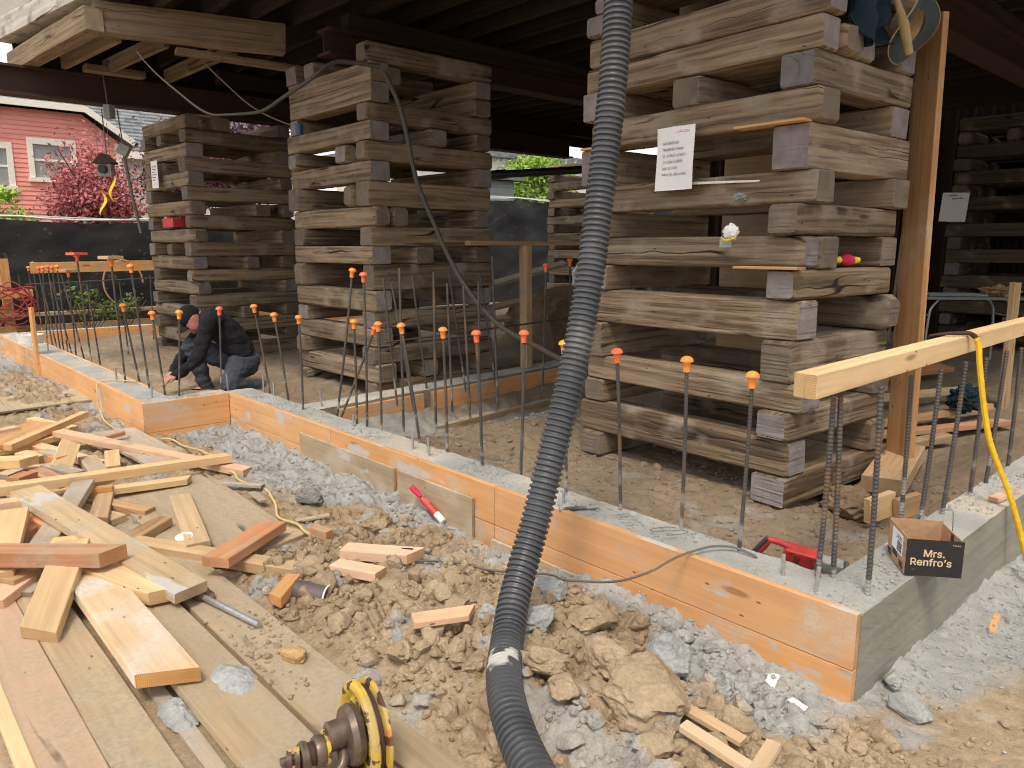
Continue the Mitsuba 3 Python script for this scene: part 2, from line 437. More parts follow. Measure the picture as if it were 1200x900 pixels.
def beam(A, B, w, h, bev=.003, roll=0., seg=1, rough=0., arc=1, slant=0.):
    """A sawn timber from A to B (centres of its two ends): w across, h high, with worn corners; uv = metres along / around, ends marked."""
    A, B = np.asarray(A, float), np.asarray(B, float)
    L = np.linalg.norm(B - A)
    X, Y, Z = frame(A, B, roll)
    _piece[0] += 1
    k = _piece[0]
    sec = []
    for cx, cy, a0 in ((1, 1, 0), (-1, 1, 90), (-1, -1, 180), (1, -1, 270)):
        for i in range(arc + 1):
            a = math.radians(a0 + 90 * i / arc)
            sec.append((cx * (w / 2 - bev) + bev * math.cos(a), cy * (h / 2 - bev) + bev * math.sin(a)))
    sec = np.array(sec + sec[:1])
    n = len(sec)
    per = np.concatenate([[0], np.cumsum(np.linalg.norm(np.diff(sec, axis=0), axis=1))])
    e = min(bev, L / 8)
    us = np.concatenate([[0], [e], np.linspace(e, L - e, seg + 1)[1:-1], [L - e], [L]])
    sc = np.ones(len(us))
    sc[0] = sc[-1] = 1 - 1.2 * bev / max(w, h)
    P = np.zeros((len(us), n, 3))
    P[:, :, 0] = us[:, None] - L / 2
    P[:, :, 1:] = sec[None] * sc[:, None, None]
    if slant:
        P[-2:, :, 0] += slant * (P[-2:, :, 1] / w)
    if rough:
        q = P[:, :-1].reshape(-1, 3)
        off = np.stack([meshkit.fbm(q * [2.2, 7, 7] + [k * 3.1, 0, i * 9], 3, i) - .5 for i in range(2)], -1) * rough
        fine = (meshkit.noise(q * [9, 30, 30] + k * 1.7, 4) - .5) * rough * .5
        rad = q[:, 1:] / np.maximum(np.linalg.norm(q[:, 1:], axis=1, keepdims=True), 1e-6)
        q = q.copy()
        q[:, 1:] += off + rad * fine[:, None]
        q[:, 0] += (meshkit.noise(q * [0, 25, 25] + k, 2) - .5) * rough * 1.2 * (np.abs(q[:, 0]) > L / 2 - e - 1e-4)
        P[:, :-1] = q.reshape(len(us), n - 1, 3)
        P[:, -1] = P[:, 0]
    uv = np.zeros((len(us), n, 2))
    uv[:, :, 0] = 20 * k + 10 + us[:, None] - L / 2
    uv[:, :, 1] = per[None]
    idx = np.arange(len(us) * n).reshape(len(us), n)
    a, b, c, d = idx[:-1, :-1], idx[1:, :-1], idx[1:, 1:], idx[:-1, 1:]
    f = np.concatenate([np.stack([a, b, c], -1).reshape(-1, 3)[:, ::-1], np.stack([a, c, d], -1).reshape(-1, 3)[:, ::-1]])
    vs, fs, uvs = [P.reshape(-1, 3)], [f], [uv.reshape(-1, 2)]
    base = len(us) * n
    for i, flip in ((0, False), (len(us) - 1, True)):
        ring = P[i, :-1]
        ctr = ring.mean(0)[None]
        ev = np.vstack([ring, ctr])
        euv = np.stack([20 * k + 10 + ev[:, 1], 50 + ev[:, 2]], -1)
        m = n - 1
        ef = np.array([[base + j, base + (j + 1) % m, base + m] for j in range(m)])
        fs.append(ef[:, ::-1] if not flip else ef)
        vs.append(ev)
        uvs.append(euv)
        base += m + 1
    V = np.vstack(vs)
    W = (A + B) / 2 + V[:, :1] * X + V[:, 1:2] * Y + V[:, 2:3] * Z
    F = np.vstack(fs)
    return W, F, np.vstack(uvs)


def box(x0, x1, y0, y1, z0, z1):
    b = trimesh.creation.box(bounds=[[x0, y0, z0], [x1, y1, z1]])
    return np.array(b.vertices), np.array(b.faces)


def obox(c, size, ang=0., tilt=None):
    """Axis box turned by ang degrees about z (optional extra 3x3 tilt)."""
    b = trimesh.creation.box(extents=size)
    R = trimesh.transformations.rotation_matrix(math.radians(ang), [0, 0, 1])[:3, :3]
    if tilt is not None:
        R = R @ tilt
    return np.array(b.vertices) @ R.T + np.asarray(c, float), np.array(b.faces)


def spline(pts, n):
    pts = np.asarray(pts, float)
    t = np.concatenate([[0], np.cumsum(np.linalg.norm(np.diff(pts, axis=0), axis=1))])
    if len(pts) < 3:
        s = np.linspace(0, t[-1], n)
        return np.stack([np.interp(s, t, pts[:, i]) for i in range(3)], -1)
    from scipy.interpolate import PchipInterpolator
    s = np.linspace(0, t[-1], n)
    return np.stack([PchipInterpolator(t, pts[:, i])(s) for i in range(3)], -1)


def tube(path, r, seg=8, caps=True):
    path = np.asarray(path, float)
    n = len(path)
    r = np.broadcast_to(np.asarray(r, float), (n,))
    tan = np.gradient(path, axis=0)
    tan /= np.maximum(np.linalg.norm(tan, axis=1, keepdims=True), 1e-9)
    N = np.cross(tan[0], [0.3, 0.2, 1.0] if abs(tan[0][2]) < .9 else [1.0, 0.1, 0])
    N /= np.linalg.norm(N)
    a = np.linspace(0, 2 * PI, seg, endpoint=False)
    V = np.zeros((n, seg, 3))
    for i in range(n):
        N = N - tan[i] * (N @ tan[i])
        N /= np.linalg.norm(N)
        Bn = np.cross(tan[i], N)
        V[i] = path[i] + r[i] * (np.cos(a)[:, None] * N + np.sin(a)[:, None] * Bn)
    idx = np.arange(n * seg).reshape(n, seg)
    nx = np.roll(idx, -1, axis=1)
    f = np.concatenate([np.stack([idx[:-1], nx[:-1], nx[1:]], -1).reshape(-1, 3), np.stack([idx[:-1], nx[1:], idx[1:]], -1).reshape(-1, 3)])
    v = V.reshape(-1, 3)
    if caps:
        m = len(v)
        v = np.vstack([v, path[:1], path[-1:]])
        f = np.vstack([f] + [[[idx[0, (j + 1) % seg], idx[0, j], m], [idx[-1, j], idx[-1, (j + 1) % seg], m + 1]] for j in range(seg)])
    return v, f


def revolve(profile, seg=20, A=(0, 0, 0), axis=(0, 0, 1)):
    m = trimesh.creation.revolve(np.asarray(profile, float), sections=seg)
    R = trimesh.geometry.align_vectors([0, 0, 1], np.asarray(axis, float) / np.linalg.norm(axis))[:3, :3]
    return np.array(m.vertices) @ R.T + np.asarray(A, float), np.array(m.faces)


def prism(poly, z0, z1):
    from shapely.geometry import Polygon
    m = trimesh.creation.extrude_polygon(Polygon(poly), z1 - z0, engine='earcut')
    m.apply_translation([0, 0, z0])
    return np.array(m.vertices), np.array(m.faces)


def text_on(lines, height, origin, ex, ez, depth=.0006, bold=False, lead=1.6):
    """Lettering on a plane: origin = left end of the first line's baseline, ex = reading direction, ez = up."""
    ex, ez = np.asarray(ex, float), np.asarray(ez, float)
    ex, ez = ex / np.linalg.norm(ex), ez / np.linalg.norm(ez)
    nrm = np.cross(ex, ez)
    out = []
    for i, (t, dx) in enumerate(lines):
        m = meshkit.text_mesh(t, height, depth, bold)
        v = np.array(m.vertices)
        out.append((np.asarray(origin) + (v[:, :1] + dx) * ex + (v[:, 1:2] - i * lead * height) * ez + v[:, 2:3] * nrm, np.array(m.faces)))
    return merge(*out)


def sst(x, a, b):
    t = np.clip((np.asarray(x, float) - a) / (b - a), 0, 1)
    return t * t * (3 - 2 * t)


# ------------------------------------------------------------------ ground
def gz_smooth(x, y):
    x, y = np.asarray(x, float), np.asarray(y, float)
    xw = np.where(y < 6.92, 2.80, 2.08)
    inn = sst(x, xw - .04, xw + .06) * sst(y, 1.10, 1.18)
    lf = meshkit.fbm(np.stack([x * .9, y * .9, 0 * x], -1), 3, 2) - .5
    zin = .13 + .08 * lf
    zin = zin - .17 * np.exp(-((y - 5.15 - .1 * (x - 3)) / .33) ** 2) * sst(x, 2.9, 3.5) * (1 - sst(x, 6, 7))
    zin = zin + .09 * np.exp(-((y - 4.2) / .5) ** 2 - ((x - 4.3) / .8) ** 2)
    zin = zin + .07 * sst(x, 3.4, 2.95) * sst(y, 1.9, 2.4) * (1 - sst(y, 4.2, 5.0))
    zin = zin - .16 * np.exp(-((x - 3.10) / .28) ** 2 - ((y - 1.42) / .30) ** 2)
    zin = zin - .15 * np.exp(-((x - 4.5) / .35) ** 2 - ((y - 1.75) / .3) ** 2) - .03 * sst(x, 3.8, 4.4)
    zin = np.where(y > 6.9, zin + .03 - .1 * np.exp(-((x - 2.6) / .5) ** 2) * sst(y, 9, 11), zin)
    zo = .05 * lf
    zo = zo + .10 * np.exp(-((x - 1.85) / .42) ** 2 - ((y - 2.0) / .75) ** 2)
    zo = zo + .06 * np.exp(-((x - 1.75) / .3) ** 2 - ((y - 3.4) / .5) ** 2)
    zo = zo - .09 * np.exp(-((x - 2.5) / .22) ** 2 - ((y - 3.05) / .5) ** 2)
    zo = zo - .03 * np.exp(-((x - 2.6) / .5) ** 2 - ((y - 1.0) / .5) ** 2)
    zo = zo + .09 * np.exp(-((x - 1.55) / .5) ** 2 - ((y - 9.3) / 1.3) ** 2)
    zo = zo - (.05 + .055 * np.clip(x - 2.4, 0, 3)) * sst(1.05 - y, -.3, .25) * sst(x, 2.0, 2.9)
    plank = (1 - sst(x, 1.2, 1.45)) * (1 - sst(y, 3.8, 4.4)) * sst(y, -.5, .3)
    sheet = np.exp(-((x - 1.6) / .42) ** 4 - ((y - 4.6) / .9) ** 4)
    flat = np.maximum(plank, sheet)
    zo = zo * (1 - flat) + flat * (.0)
    return zo * (1 - inn) + zin * inn, inn, flat


def ground_z(x, y, rough=True):
    z, inn, flat = gz_smooth(x, y)
    if rough:
        x, y = np.asarray(x, float), np.asarray(y, float)
        p = np.stack([x, y, 0 * x], -1)
        wob = meshkit.fbm(p * 5, 4, 11) - .5
        rid = np.abs(meshkit.noise(p * 11, 21) - .5) + .6 * np.abs(meshkit.noise(p * 24, 22) - .5) + .3 * np.abs(meshkit.noise(p * 52, 23) - .5)
        pile = sst(x, 1.15, 1.45) * (1 - inn)
        rgt = sst(1.15 - y, 0, .25) * sst(x, 1.9, 2.3)
        amp = (.035 + .05 * pile * (1 - rgt)) * (1 - .85 * flat) * (1 - .15 * inn) * (1 - .45 * rgt)
        near = (1 - sst(np.hypot(x, y), 14, 20))
        z = z + (amp * wob + amp * 1.1 * (rid - .45)) * near
    return z


def axis(parts):
    out = [np.array([parts[0][0]])]
    for a, b, st in parts:
        out.append(np.linspace(a, b, max(2, int(round((b - a) / st)) + 1))[1:])
    return np.concatenate(out)


gx = axis([(-220, -20, 25), (-20, -2, 1.5), (-2, .0, .2), (.0, 1.3, .022), (1.3, 3.6, .0125), (3.6, 5.6, .022), (5.6, 9, .09), (9, 24, .6), (24, 260, 25)])
gy = axis([(-220, -20, 25), (-20, -1, 1.5), (-1, .3, .1), (.3, 3.6, .0125), (3.6, 7.4, .02), (7.4, 12, .06), (12, 24, .5), (24, 260, 25)])
GX, GY = np.meshgrid(gx, gy, indexing='ij')
GZ = ground_z(GX, GY)
idx = np.arange(GX.size).reshape(GX.shape)
q = np.stack([idx[:-1, :-1], idx[1:, :-1], idx[1:, 1:], idx[:-1, 1:]], -1).reshape(-1, 4)
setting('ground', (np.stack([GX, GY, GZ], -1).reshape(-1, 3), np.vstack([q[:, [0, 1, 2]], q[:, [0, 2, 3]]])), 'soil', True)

ZT = .27
# clods and crumbs
def rock_mesh(sub, seed, rough=.5, flat=.75):
    s = trimesh.creation.icosphere(subdivisions=sub)
    v = np.array(s.vertices)
    d = meshkit.fbm(v * 1.3 + seed * 7.7, 4, seed) - .5
    cell = np.abs(meshkit.noise(v * 2.3 + seed * 3.1, seed + 5) - .5)
    v = v * (1 + rough * 1.5 * d + rough * .8 * (cell - .22))[:, None]
    # a few broken faces
    r = np.random.default_rng(seed)
    for _ in range(7):
        n = r.normal(size=3)
        n /= np.linalg.norm(n)
        h = v @ n
        lim = r.uniform(.55, .85)
        v = v - np.maximum(h - lim, 0)[:, None] * n * .85
    v[:, 2] *= flat
    return v, np.array(s.faces)


TINY = [rock_mesh(0, 20 + i, .5, .8) for i in range(8)]
SMALL = [rock_mesh(1, 40 + i, .6, .85) for i in range(10)]
MED = [rock_mesh(2, 60 + i, .6, .8) for i in range(12)]


def scatter(pos, rad, tmpl, r):
    vs, fs, n = [], [], 0
    which = r.integers(0, len(tmpl), len(pos))
    for t in range(len(tmpl)):
        sel = which == t
        P, R = pos[sel], rad[sel]
        if not len(P):
            continue
        v, f = tmpl[t]
        a = r.uniform(0, 2 * PI, len(P))
        b = r.uniform(-.6, .6, len(P))
        sx = r.uniform(.65, 1.35, (len(P), 1, 3))
        ca, sa, cb, sb = np.cos(a), np.sin(a), np.cos(b), np.sin(b)
        M = np.zeros((len(P), 3, 3))
        M[:, 0, 0], M[:, 0, 1] = ca, -sa
        M[:, 1, 0], M[:, 1, 1] = sa, ca
        M[:, 2, 2] = 1
        Tl = np.zeros((len(P), 3, 3))
        Tl[:, 0, 0] = 1
        Tl[:, 1, 1], Tl[:, 1, 2], Tl[:, 2, 1], Tl[:, 2, 2] = cb, -sb, sb, cb
        M = M @ Tl
        vv = np.einsum('kij,knj->kni', M, v[None] * sx) * R[:, None, None] + P[:, None]
        ff = f[None] + (np.arange(len(P)) * len(v))[:, None, None] + n
        vs.append(vv.reshape(-1, 3))
        fs.append(ff.reshape(-1, 3))
        n += len(P) * len(v)
    return np.vstack(vs), np.vstack(fs)


def in_region(n, x0, x1, y0, y1, r, dens):
    x, y = r.uniform(x0, x1, n), r.uniform(y0, y1, n)
    keep = r.uniform(size=n) < dens(x, y)
    return x[keep], y[keep]


def pile_density(x, y):
    cl = meshkit.fbm(np.stack([x * 2.1, y * 2.1, 0 * x], -1), 3, 31)
    d = sst(x, 1.27, 1.45) * (1 - sst(x, 2.45, 2.64)) * (1 - sst(y, 3.3, 4.2))
    return np.clip(d * (.25 + 1.5 * (cl - .3)), 0, 1)


r_ = np.random.default_rng(3)
X1, Y1 = in_region(9000, 1.2, 2.64, .55, 4.2, r_, pile_density)
R1 = np.clip(r_.lognormal(math.log(.0085), .5, len(X1)), .004, .028)
X2, Y2 = in_region(2600, 1.3, 2.5, .8, 3.6, r_, pile_density)
R2 = np.clip(r_.lognormal(math.log(.027), .35, len(X2)), .017, .055)
X3, Y3 = in_region(3800, 2.9, 5.4, 1.15, 5.0, r_, lambda x, y: np.clip(.25 + 1.6 * (meshkit.fbm(np.stack([x * 2, y * 2, 0 * x], -1), 3, 8) - .42), 0, 1))
R3 = np.clip(r_.lognormal(math.log(.008), .5, len(X3)), .004, .03)
X4, Y4 = in_region(2200, .9, 2.6, 3.6, 11, r_, lambda x, y: np.where((y > 7.2) & (x > 1.85), 0, .5))
R4 = np.clip(r_.lognormal(math.log(.011), .5, len(X4)), .005, .04)
keep4 = ~((np.abs(X4 - 1.6) < .33) & (Y4 > 3.7) & (Y4 < 5.4))
X4, Y4, R4 = X4[keep4], Y4[keep4], R4[keep4]
X5, Y5 = in_region(1500, 1.9, 5.5, -.6, .9, r_, lambda x, y: 0 * x + .7)
R5 = np.clip(r_.lognormal(math.log(.007), .5, len(X5)), .004, .03)
XA, YA, RA = np.concatenate([X1, X3, X4, X5]), np.concatenate([Y1, Y3, Y4, Y5]), np.concatenate([R1, R3, R4, R5])
a_ = scatter(np.stack([XA, YA, ground_z(XA, YA) + RA * .25], -1), RA, SMALL, r_)
b_ = scatter(np.stack([X2, Y2, ground_z(X2, Y2) + R2 * .2], -1), R2, MED, r_)
X0, Y0 = in_region(26000, .9, 5.4, .3, 5.0, r_, lambda x, y: np.where(x < 2.66, np.clip(sst(x, 1.2, 1.5) * .55, .0, 1), .4 * (y > 1.1)))
X0b, Y0b = in_region(900, 1.02, 1.27, 2.1, 3.1, r_, lambda x, y: np.clip(2.2 * (meshkit.fbm(np.stack([x * 4, y * 4, 0 * x], -1), 3, 2) - .42), 0, 1))
R0 = np.clip(r_.lognormal(math.log(.0042), .5, len(X0)), .002, .011)
R0b = np.clip(r_.lognormal(math.log(.0045), .6, len(X0b)), .002, .018)
c_ = scatter(np.stack([X0, Y0, ground_z(X0, Y0) + R0 * .3], -1), R0, TINY, r_)
d_ = scatter(np.stack([X0b, Y0b, .036 + R0b * .3], -1), R0b, SMALL, r_)
put('loose_dirt_clods', merge(a_, b_, c_, d_), 'soil', False)
labels['loose_dirt_clods'] = {'kind': 'stuff', 'label': 'loose brown clods and crumbs of excavated dirt', 'category': 'dirt'}


def cem_density(x, y):
    nz = meshkit.fbm(np.stack([x * 2.2, y * 2.2, 0 * x + 3], -1), 4, 0) - .5
    wall = np.where(y < 6.85, 2.66, 1.93)
    d = wall - x
    wide = .18 + .32 * sst(y, 2.0, 1.5) + .42 * sst(y, 3.9, 4.4) * (1 - sst(y, 6.6, 7.2))
    m1 = (d > .02) & (d < wide + nz) & (y > .98)
    d2 = 1.02 - y
    m2 = (x > 2.3) & (d2 > .02) & (d2 < .02 + .36 * np.clip(x - 2.6, 0, 2) + .5 * nz)
    return np.where(m1 | m2, .9, .0)


X6, Y6 = in_region(6500, 1.5, 5.6, -.2, 7.2, r_, cem_density)
R6 = np.clip(r_.lognormal(math.log(.0068), .4, len(X6)), .004, .017)
X7, Y7 = in_region(110, 1.6, 5.4, .0, 7.0, r_, cem_density)
R7 = np.clip(r_.lognormal(math.log(.015), .4, len(X7)), .010, .035)
a_ = scatter(np.stack([X6, Y6, ground_z(X6, Y6) + R6 * .25], -1), R6, SMALL, r_)
b_ = scatter(np.stack([X7, Y7, ground_z(X7, Y7) + R7 * .1], -1), R7, MED, r_)
X8, Y8 = in_region(46000, 1.5, 5.6, -.2, 7.2, r_, lambda x, y: np.clip(cem_density(x, y) + .02, 0, 1))
R8 = np.clip(r_.lognormal(math.log(.0042), .45, len(X8)), .002, .010)
c_ = scatter(np.stack([X8, Y8, ground_z(X8, Y8) + R8 * .3], -1), R8, TINY, r_)
X9 = np.concatenate([r_.uniform(2.69, 2.92, 2600), r_.uniform(2.92, 5.5, 900), r_.uniform(1.95, 2.66, 500)])
Y9 = np.concatenate([r_.uniform(1.04, 6.95, 2600), r_.uniform(1.04, 1.25, 900), r_.uniform(6.83, 7.05, 500)])
k9 = meshkit.fbm(np.stack([X9 * 3, Y9 * 3, 0 * X9], -1), 3, 4) > .47
X9, Y9 = X9[k9], Y9[k9]
R9 = np.clip(r_.lognormal(math.log(.0032), .45, len(X9)), .0015, .008)
d_ = scatter(np.stack([X9, Y9, ZT + .002 + R9 * .3], -1), R9, TINY, r_)
put('spilled_cement_crumbs', merge(a_, b_, c_, d_), 'cement', False)
labels['spilled_cement_crumbs'] = {'kind': 'stuff', 'label': 'grey crumbs of spilled cement along the foot of the forms', 'category': 'rubble'}

# single stones and lumps
for i, (lab, pos, rad, mat) in enumerate([
('big tan boulder of dried clay lying in front of the two slats', (1.917, 1.411, 0.03), 0.155, 'dirt'),
("upright clod leaning on the left of the big boulder's pile", (1.969, 1.641, 0.1), 0.1, 'dirt'),
('dark brown clod high on the pile by the form boards', (2.181, 1.914, 0.1), 0.08, 'dirt'),
('pale flat-faced clod in front of the tilted upright clod', (1.739, 1.645, 0.06), 0.06, 'dirt'),
('brown clod resting against the right side of the hose', (1.777, 1.768, 0.07), 0.075, 'dirt'),
('round clod with a split face just left of the hose', (1.604, 1.969, 0.05), 0.05, 'dirt'),
('crumbly clod on the dusty plank near the galvanized pipe', (1.17, 2.54, 0.05), 0.05, 'orange'),
('lump of clay beside the end of the long pale stick', (1.608, 3.226, 0.04), 0.06, 'dirt'),
('long clay lump in the middle of the loose dirt', (1.47, 2.25, 0.05), 0.06, 'dirt'),
('dark grey stone on the cement crumbs below the splice board', (2.133, 4.253, 0.02), 0.08, 'stone'),
('grey mortar lump with a curled edge against the brown dirt', (2.183, 1.536, 0.05), 0.1, 'cement'),
('blue-grey mortar lump right of the hose near the form board', (2.268, 2.234, 0.08), 0.08, 'cement'),
('flat grey mortar lump against the right edge of the hose', (1.965, 2.015, 0.07), 0.07, 'cement'),
('pale mortar lump in front of the wall corner', (2.766, 0.868, -0.06), 0.06, 'cement'),
('grey mortar chunk by the foot of the front form board', (2.486, 1.485, 0.0), 0.055, 'cement'),
('small mortar lump at the foot of the bare concrete face', (2.913, 0.982, -0.06), 0.045, 'cement'),
('mud lump on the plank beside the galvanized pipe end', (1.101, 3.287, 0.05), 0.045, 'dark'),
('clay lump behind the pink sawn offcuts', (2.191, 3.578, 0.04), 0.09, 'dirt'),
('orange-tan clod standing at the left of the pink split offcut', (1.759, 2.781, 0.05), 0.05, 'dirt'),
('large dark clod in the hole beside the concrete corner', (4.477, 1.857, 0.06), 0.16, 'dark'),
('mortar patch lump in the loose dirt left of the orange scrap', (1.54, 2.366, 0.04), 0.035, 'cement'),
("mortar patch smeared on the dirt beside the hose's left side", (1.866, 2.198, 0.04), 0.045, 'cement')]):
    v, f = rock_mesh(5 if rad > .07 else 4, 200 + i, .55, .8)
    v = v + (meshkit.fbm(v * 6 + i, 3, 9)[:, None] - .5) * v * .16
    a = i * 1.3
    Rz = np.array([[math.cos(a), -math.sin(a), 0], [math.sin(a), math.cos(a), 0], [0, 0, 1]])
    sx = np.array([1.25, .95, .95]) if i else np.array([1.0, 1.12, .92])
    gz = float(gz_smooth(pos[0], pos[1])[0])
    z = max(gz, -.3) + rad * .42 + (.035 if pos[0] < 1.27 else 0)
    name = {'dirt': 'dirt_clod', 'orange': 'dirt_clod', 'dark': 'dirt_clod', 'cement': 'mortar_lump', 'stone': 'stone'}[mat]
    single(name, lab, {'dirt_clod': 'clod', 'mortar_lump': 'mortar lump', 'stone': 'stone'}[name], ((v * sx) @ Rz.T * rad + [pos[0], pos[1], z], f), mat, 45)

# ------------------------------------------------------------------ foundation walls and forms
ZT = .27


def rough_top(x0, x1, y0, y1, z0, z1, step=.03, amp=.006, seed=0):
    """A cast wall: box with a fine, slightly trowelled uneven top."""
    nx, ny = max(3, int((x1 - x0) / step) + 1), max(3, int((y1 - y0) / step) + 1)
    X, Y = np.meshgrid(np.linspace(x0, x1, nx), np.linspace(y0, y1, ny), indexing='ij')
    P = np.stack([X, Y, 0 * X], -1)
    Z = z1 + amp * 2 * (meshkit.fbm(P * 9, 3, seed) - .5) + amp * (meshkit.noise(P * 37, seed) - .5)
    ii = np.arange(X.size).reshape(X.shape)
    qq = np.stack([ii[:-1, :-1], ii[1:, :-1], ii[1:, 1:], ii[:-1, 1:]], -1).reshape(-1, 4)
    v = [np.stack([X, Y, Z], -1).reshape(-1, 3)]
    f = [qq[:, [0, 1, 2]], qq[:, [0, 2, 3]]]
    n = X.size
    for ring in (ii[0, ::-1], ii[-1, :], ii[:, 0], ii[::-1, -1]):
        top = v[0][ring]
        bot = top.copy()
        bot[:, 2] = z0
        m = len(ring)
        v += [top, bot]
        a = np.arange(m - 1)
        f += [np.stack([n + a, n + m + a, n + m + a + 1], -1), np.stack([n + a, n + m + a + 1, n + a + 1], -1)]
        n += 2 * m
    return np.vstack(v), np.vstack(f)


def fboard(A, B, z0, z1, t, mat, parent, name='form_board', label=None, roll=0.):
    """An upright board from A to B (x, y), faces between z0 and z1."""
    zc = (z0 + z1) / 2
    return part(parent, name, beam((A[0], A[1], zc), (B[0], B[1], zc), t, z1 - z0, .002, roll, seg=4), mat, False, label)


fw = thing('foundation_wall', 'long low concrete wall still in orange form boards, running from the near corner to the jog behind the lumber pile', 'foundation wall')
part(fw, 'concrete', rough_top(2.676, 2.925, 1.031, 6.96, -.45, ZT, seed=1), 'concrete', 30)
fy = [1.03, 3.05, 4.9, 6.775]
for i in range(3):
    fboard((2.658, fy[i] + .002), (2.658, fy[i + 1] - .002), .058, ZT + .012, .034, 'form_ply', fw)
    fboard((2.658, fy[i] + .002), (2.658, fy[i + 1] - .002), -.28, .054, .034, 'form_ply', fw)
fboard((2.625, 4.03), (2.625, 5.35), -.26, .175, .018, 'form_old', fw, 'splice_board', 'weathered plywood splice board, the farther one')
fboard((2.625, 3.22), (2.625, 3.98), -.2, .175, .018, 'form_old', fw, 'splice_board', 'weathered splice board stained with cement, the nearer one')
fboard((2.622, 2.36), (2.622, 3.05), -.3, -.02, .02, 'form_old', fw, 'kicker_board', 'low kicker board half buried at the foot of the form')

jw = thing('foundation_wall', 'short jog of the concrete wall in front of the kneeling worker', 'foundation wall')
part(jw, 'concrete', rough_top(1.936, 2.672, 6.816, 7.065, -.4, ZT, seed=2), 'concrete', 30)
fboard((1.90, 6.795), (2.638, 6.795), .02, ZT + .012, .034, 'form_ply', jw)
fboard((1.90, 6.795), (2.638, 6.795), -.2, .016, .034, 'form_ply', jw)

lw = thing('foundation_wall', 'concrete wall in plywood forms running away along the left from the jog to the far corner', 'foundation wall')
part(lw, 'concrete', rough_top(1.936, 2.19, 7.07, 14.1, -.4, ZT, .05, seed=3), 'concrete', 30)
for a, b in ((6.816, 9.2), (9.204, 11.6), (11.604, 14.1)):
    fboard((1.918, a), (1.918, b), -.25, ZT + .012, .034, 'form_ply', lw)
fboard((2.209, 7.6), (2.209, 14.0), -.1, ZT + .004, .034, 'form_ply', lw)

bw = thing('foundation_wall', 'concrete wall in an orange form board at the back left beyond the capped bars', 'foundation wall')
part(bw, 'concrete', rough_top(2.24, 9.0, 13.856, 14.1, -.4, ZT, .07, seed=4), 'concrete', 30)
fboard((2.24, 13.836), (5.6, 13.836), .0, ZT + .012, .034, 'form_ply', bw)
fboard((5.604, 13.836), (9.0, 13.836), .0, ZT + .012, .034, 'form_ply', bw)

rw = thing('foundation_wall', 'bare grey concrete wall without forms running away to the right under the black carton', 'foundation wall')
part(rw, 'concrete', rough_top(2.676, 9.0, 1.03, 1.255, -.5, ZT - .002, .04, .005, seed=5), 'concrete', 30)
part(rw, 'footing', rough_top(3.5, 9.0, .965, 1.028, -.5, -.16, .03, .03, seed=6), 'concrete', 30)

cw = thing('foundation_wall', 'inner concrete cross wall with a stained orange form board, in front of the second timber stack', 'foundation wall')
CA, CB = np.array([2.93, 5.60]), np.array([6.7, 5.98])
cx = (CB - CA) / np.linalg.norm(CB - CA)
cy = np.array([-cx[1], cx[0]])
v_, f_ = rough_top(0, 3.79, .03, .30, -.4, ZT - .004, seed=7)
part(cw, 'concrete', (np.column_stack([CA + v_[:, :1] * cx + v_[:, 1:2] * cy, v_[:, 2]]), f_), 'concrete', 30)
for a, b in ((.18, 1.15), (1.26, 3.6)):
    A_, B_ = CA + a * cx + .012 * cy, CA + b * cx + .012 * cy
    fboard(A_, B_, .0, ZT - .03, .034, 'form_ply', cw)
v_, f_ = rough_top(.9, 3.7, -.30, -.006, -.4, -.01, seed=8)
part(cw, 'footing', (np.column_stack([CA + v_[:, :1] * cx + v_[:, 1:2] * cy, v_[:, 2]]), f_), 'concrete', 30)
A_, B_ = CA + 1.0 * cx - .32 * cy, CA + 3.7 * cx - .32 * cy
fboard(A_, B_, -.16, .0, .034, 'lumber_brown', cw)

# stake, header boards
single('wooden_stake', 'flat wooden stake nailed upright to the left wall form', 'stake', beam((1.885, 11.0, -.1), (1.885, 11.02, .86), .16, .035, .002), 'lumber_orange', False)
hd = thing('header_beam', 'doubled pale two-by-four held level across the tops of the bars at the right', 'lumber')
part(hd, 'board', beam((2.59, 1.245, 1.105), (6.4, 1.34, 1.105), .044, .093, .004), 'lumber_yellow', False)
part(hd, 'board', beam((2.595, 1.290, 1.105), (6.4, 1.385, 1.105), .044, .093, .004), 'lumber_yellow', False)
hl = thing('header_beam', 'level board held above the far left wall in front of the black fence', 'lumber')
put(hl, beam((2.45, 14.0, 1.28), (4.9, 14.0, 1.3), .05, .17, .003), 'lumber_orange', False)
sp = thing('wooden_post', 'short post with a cross board beside the coiled red cord at the far left', 'post')
part(sp, 'post', beam((2.2, 14.7, 0), (2.2, 14.72, 1.42), .10, .14, .004), 'lumber_orange', False)
part(sp, 'cross_board', beam((1.9, 14.6, .82), (2.55, 14.6, .86), .04, .12, .004), 'lumber_orange', False)
part(sp, 'brace', beam((1.95, 14.66, .2), (2.2, 14.66, .75), .04, .09, .004), 'lumber_orange', False)
for i, (col, lab) in enumerate((('cord_red', 'red cord looped over the short post at the far left'),)):
    loops = []
    for j in range(6):
        t = np.linspace(0, 2 * PI, 40)
        loops.append(tube(np.stack([2.2 + (.24 + .035 * j) * np.cos(t + j), 14.5 + .02 * j + 0 * t, .84 + (.13 + .03 * j) * np.sin(t + j) - .22 * np.abs(np.cos(t)) ** 1.5], -1), .012, 5))
    single('coiled_cord', lab, 'cord', merge(*loops), col, 40)
single('white_bucket_lid', 'upturned white plastic tub on the left wall beside the wooden stake', 'tub', revolve([(0, 0), (.15, 0), (.17, .12), (.155, .12), (.14, .02), (0, .02)], 24, (2.07, 12.4, ZT)), 'white_plastic')
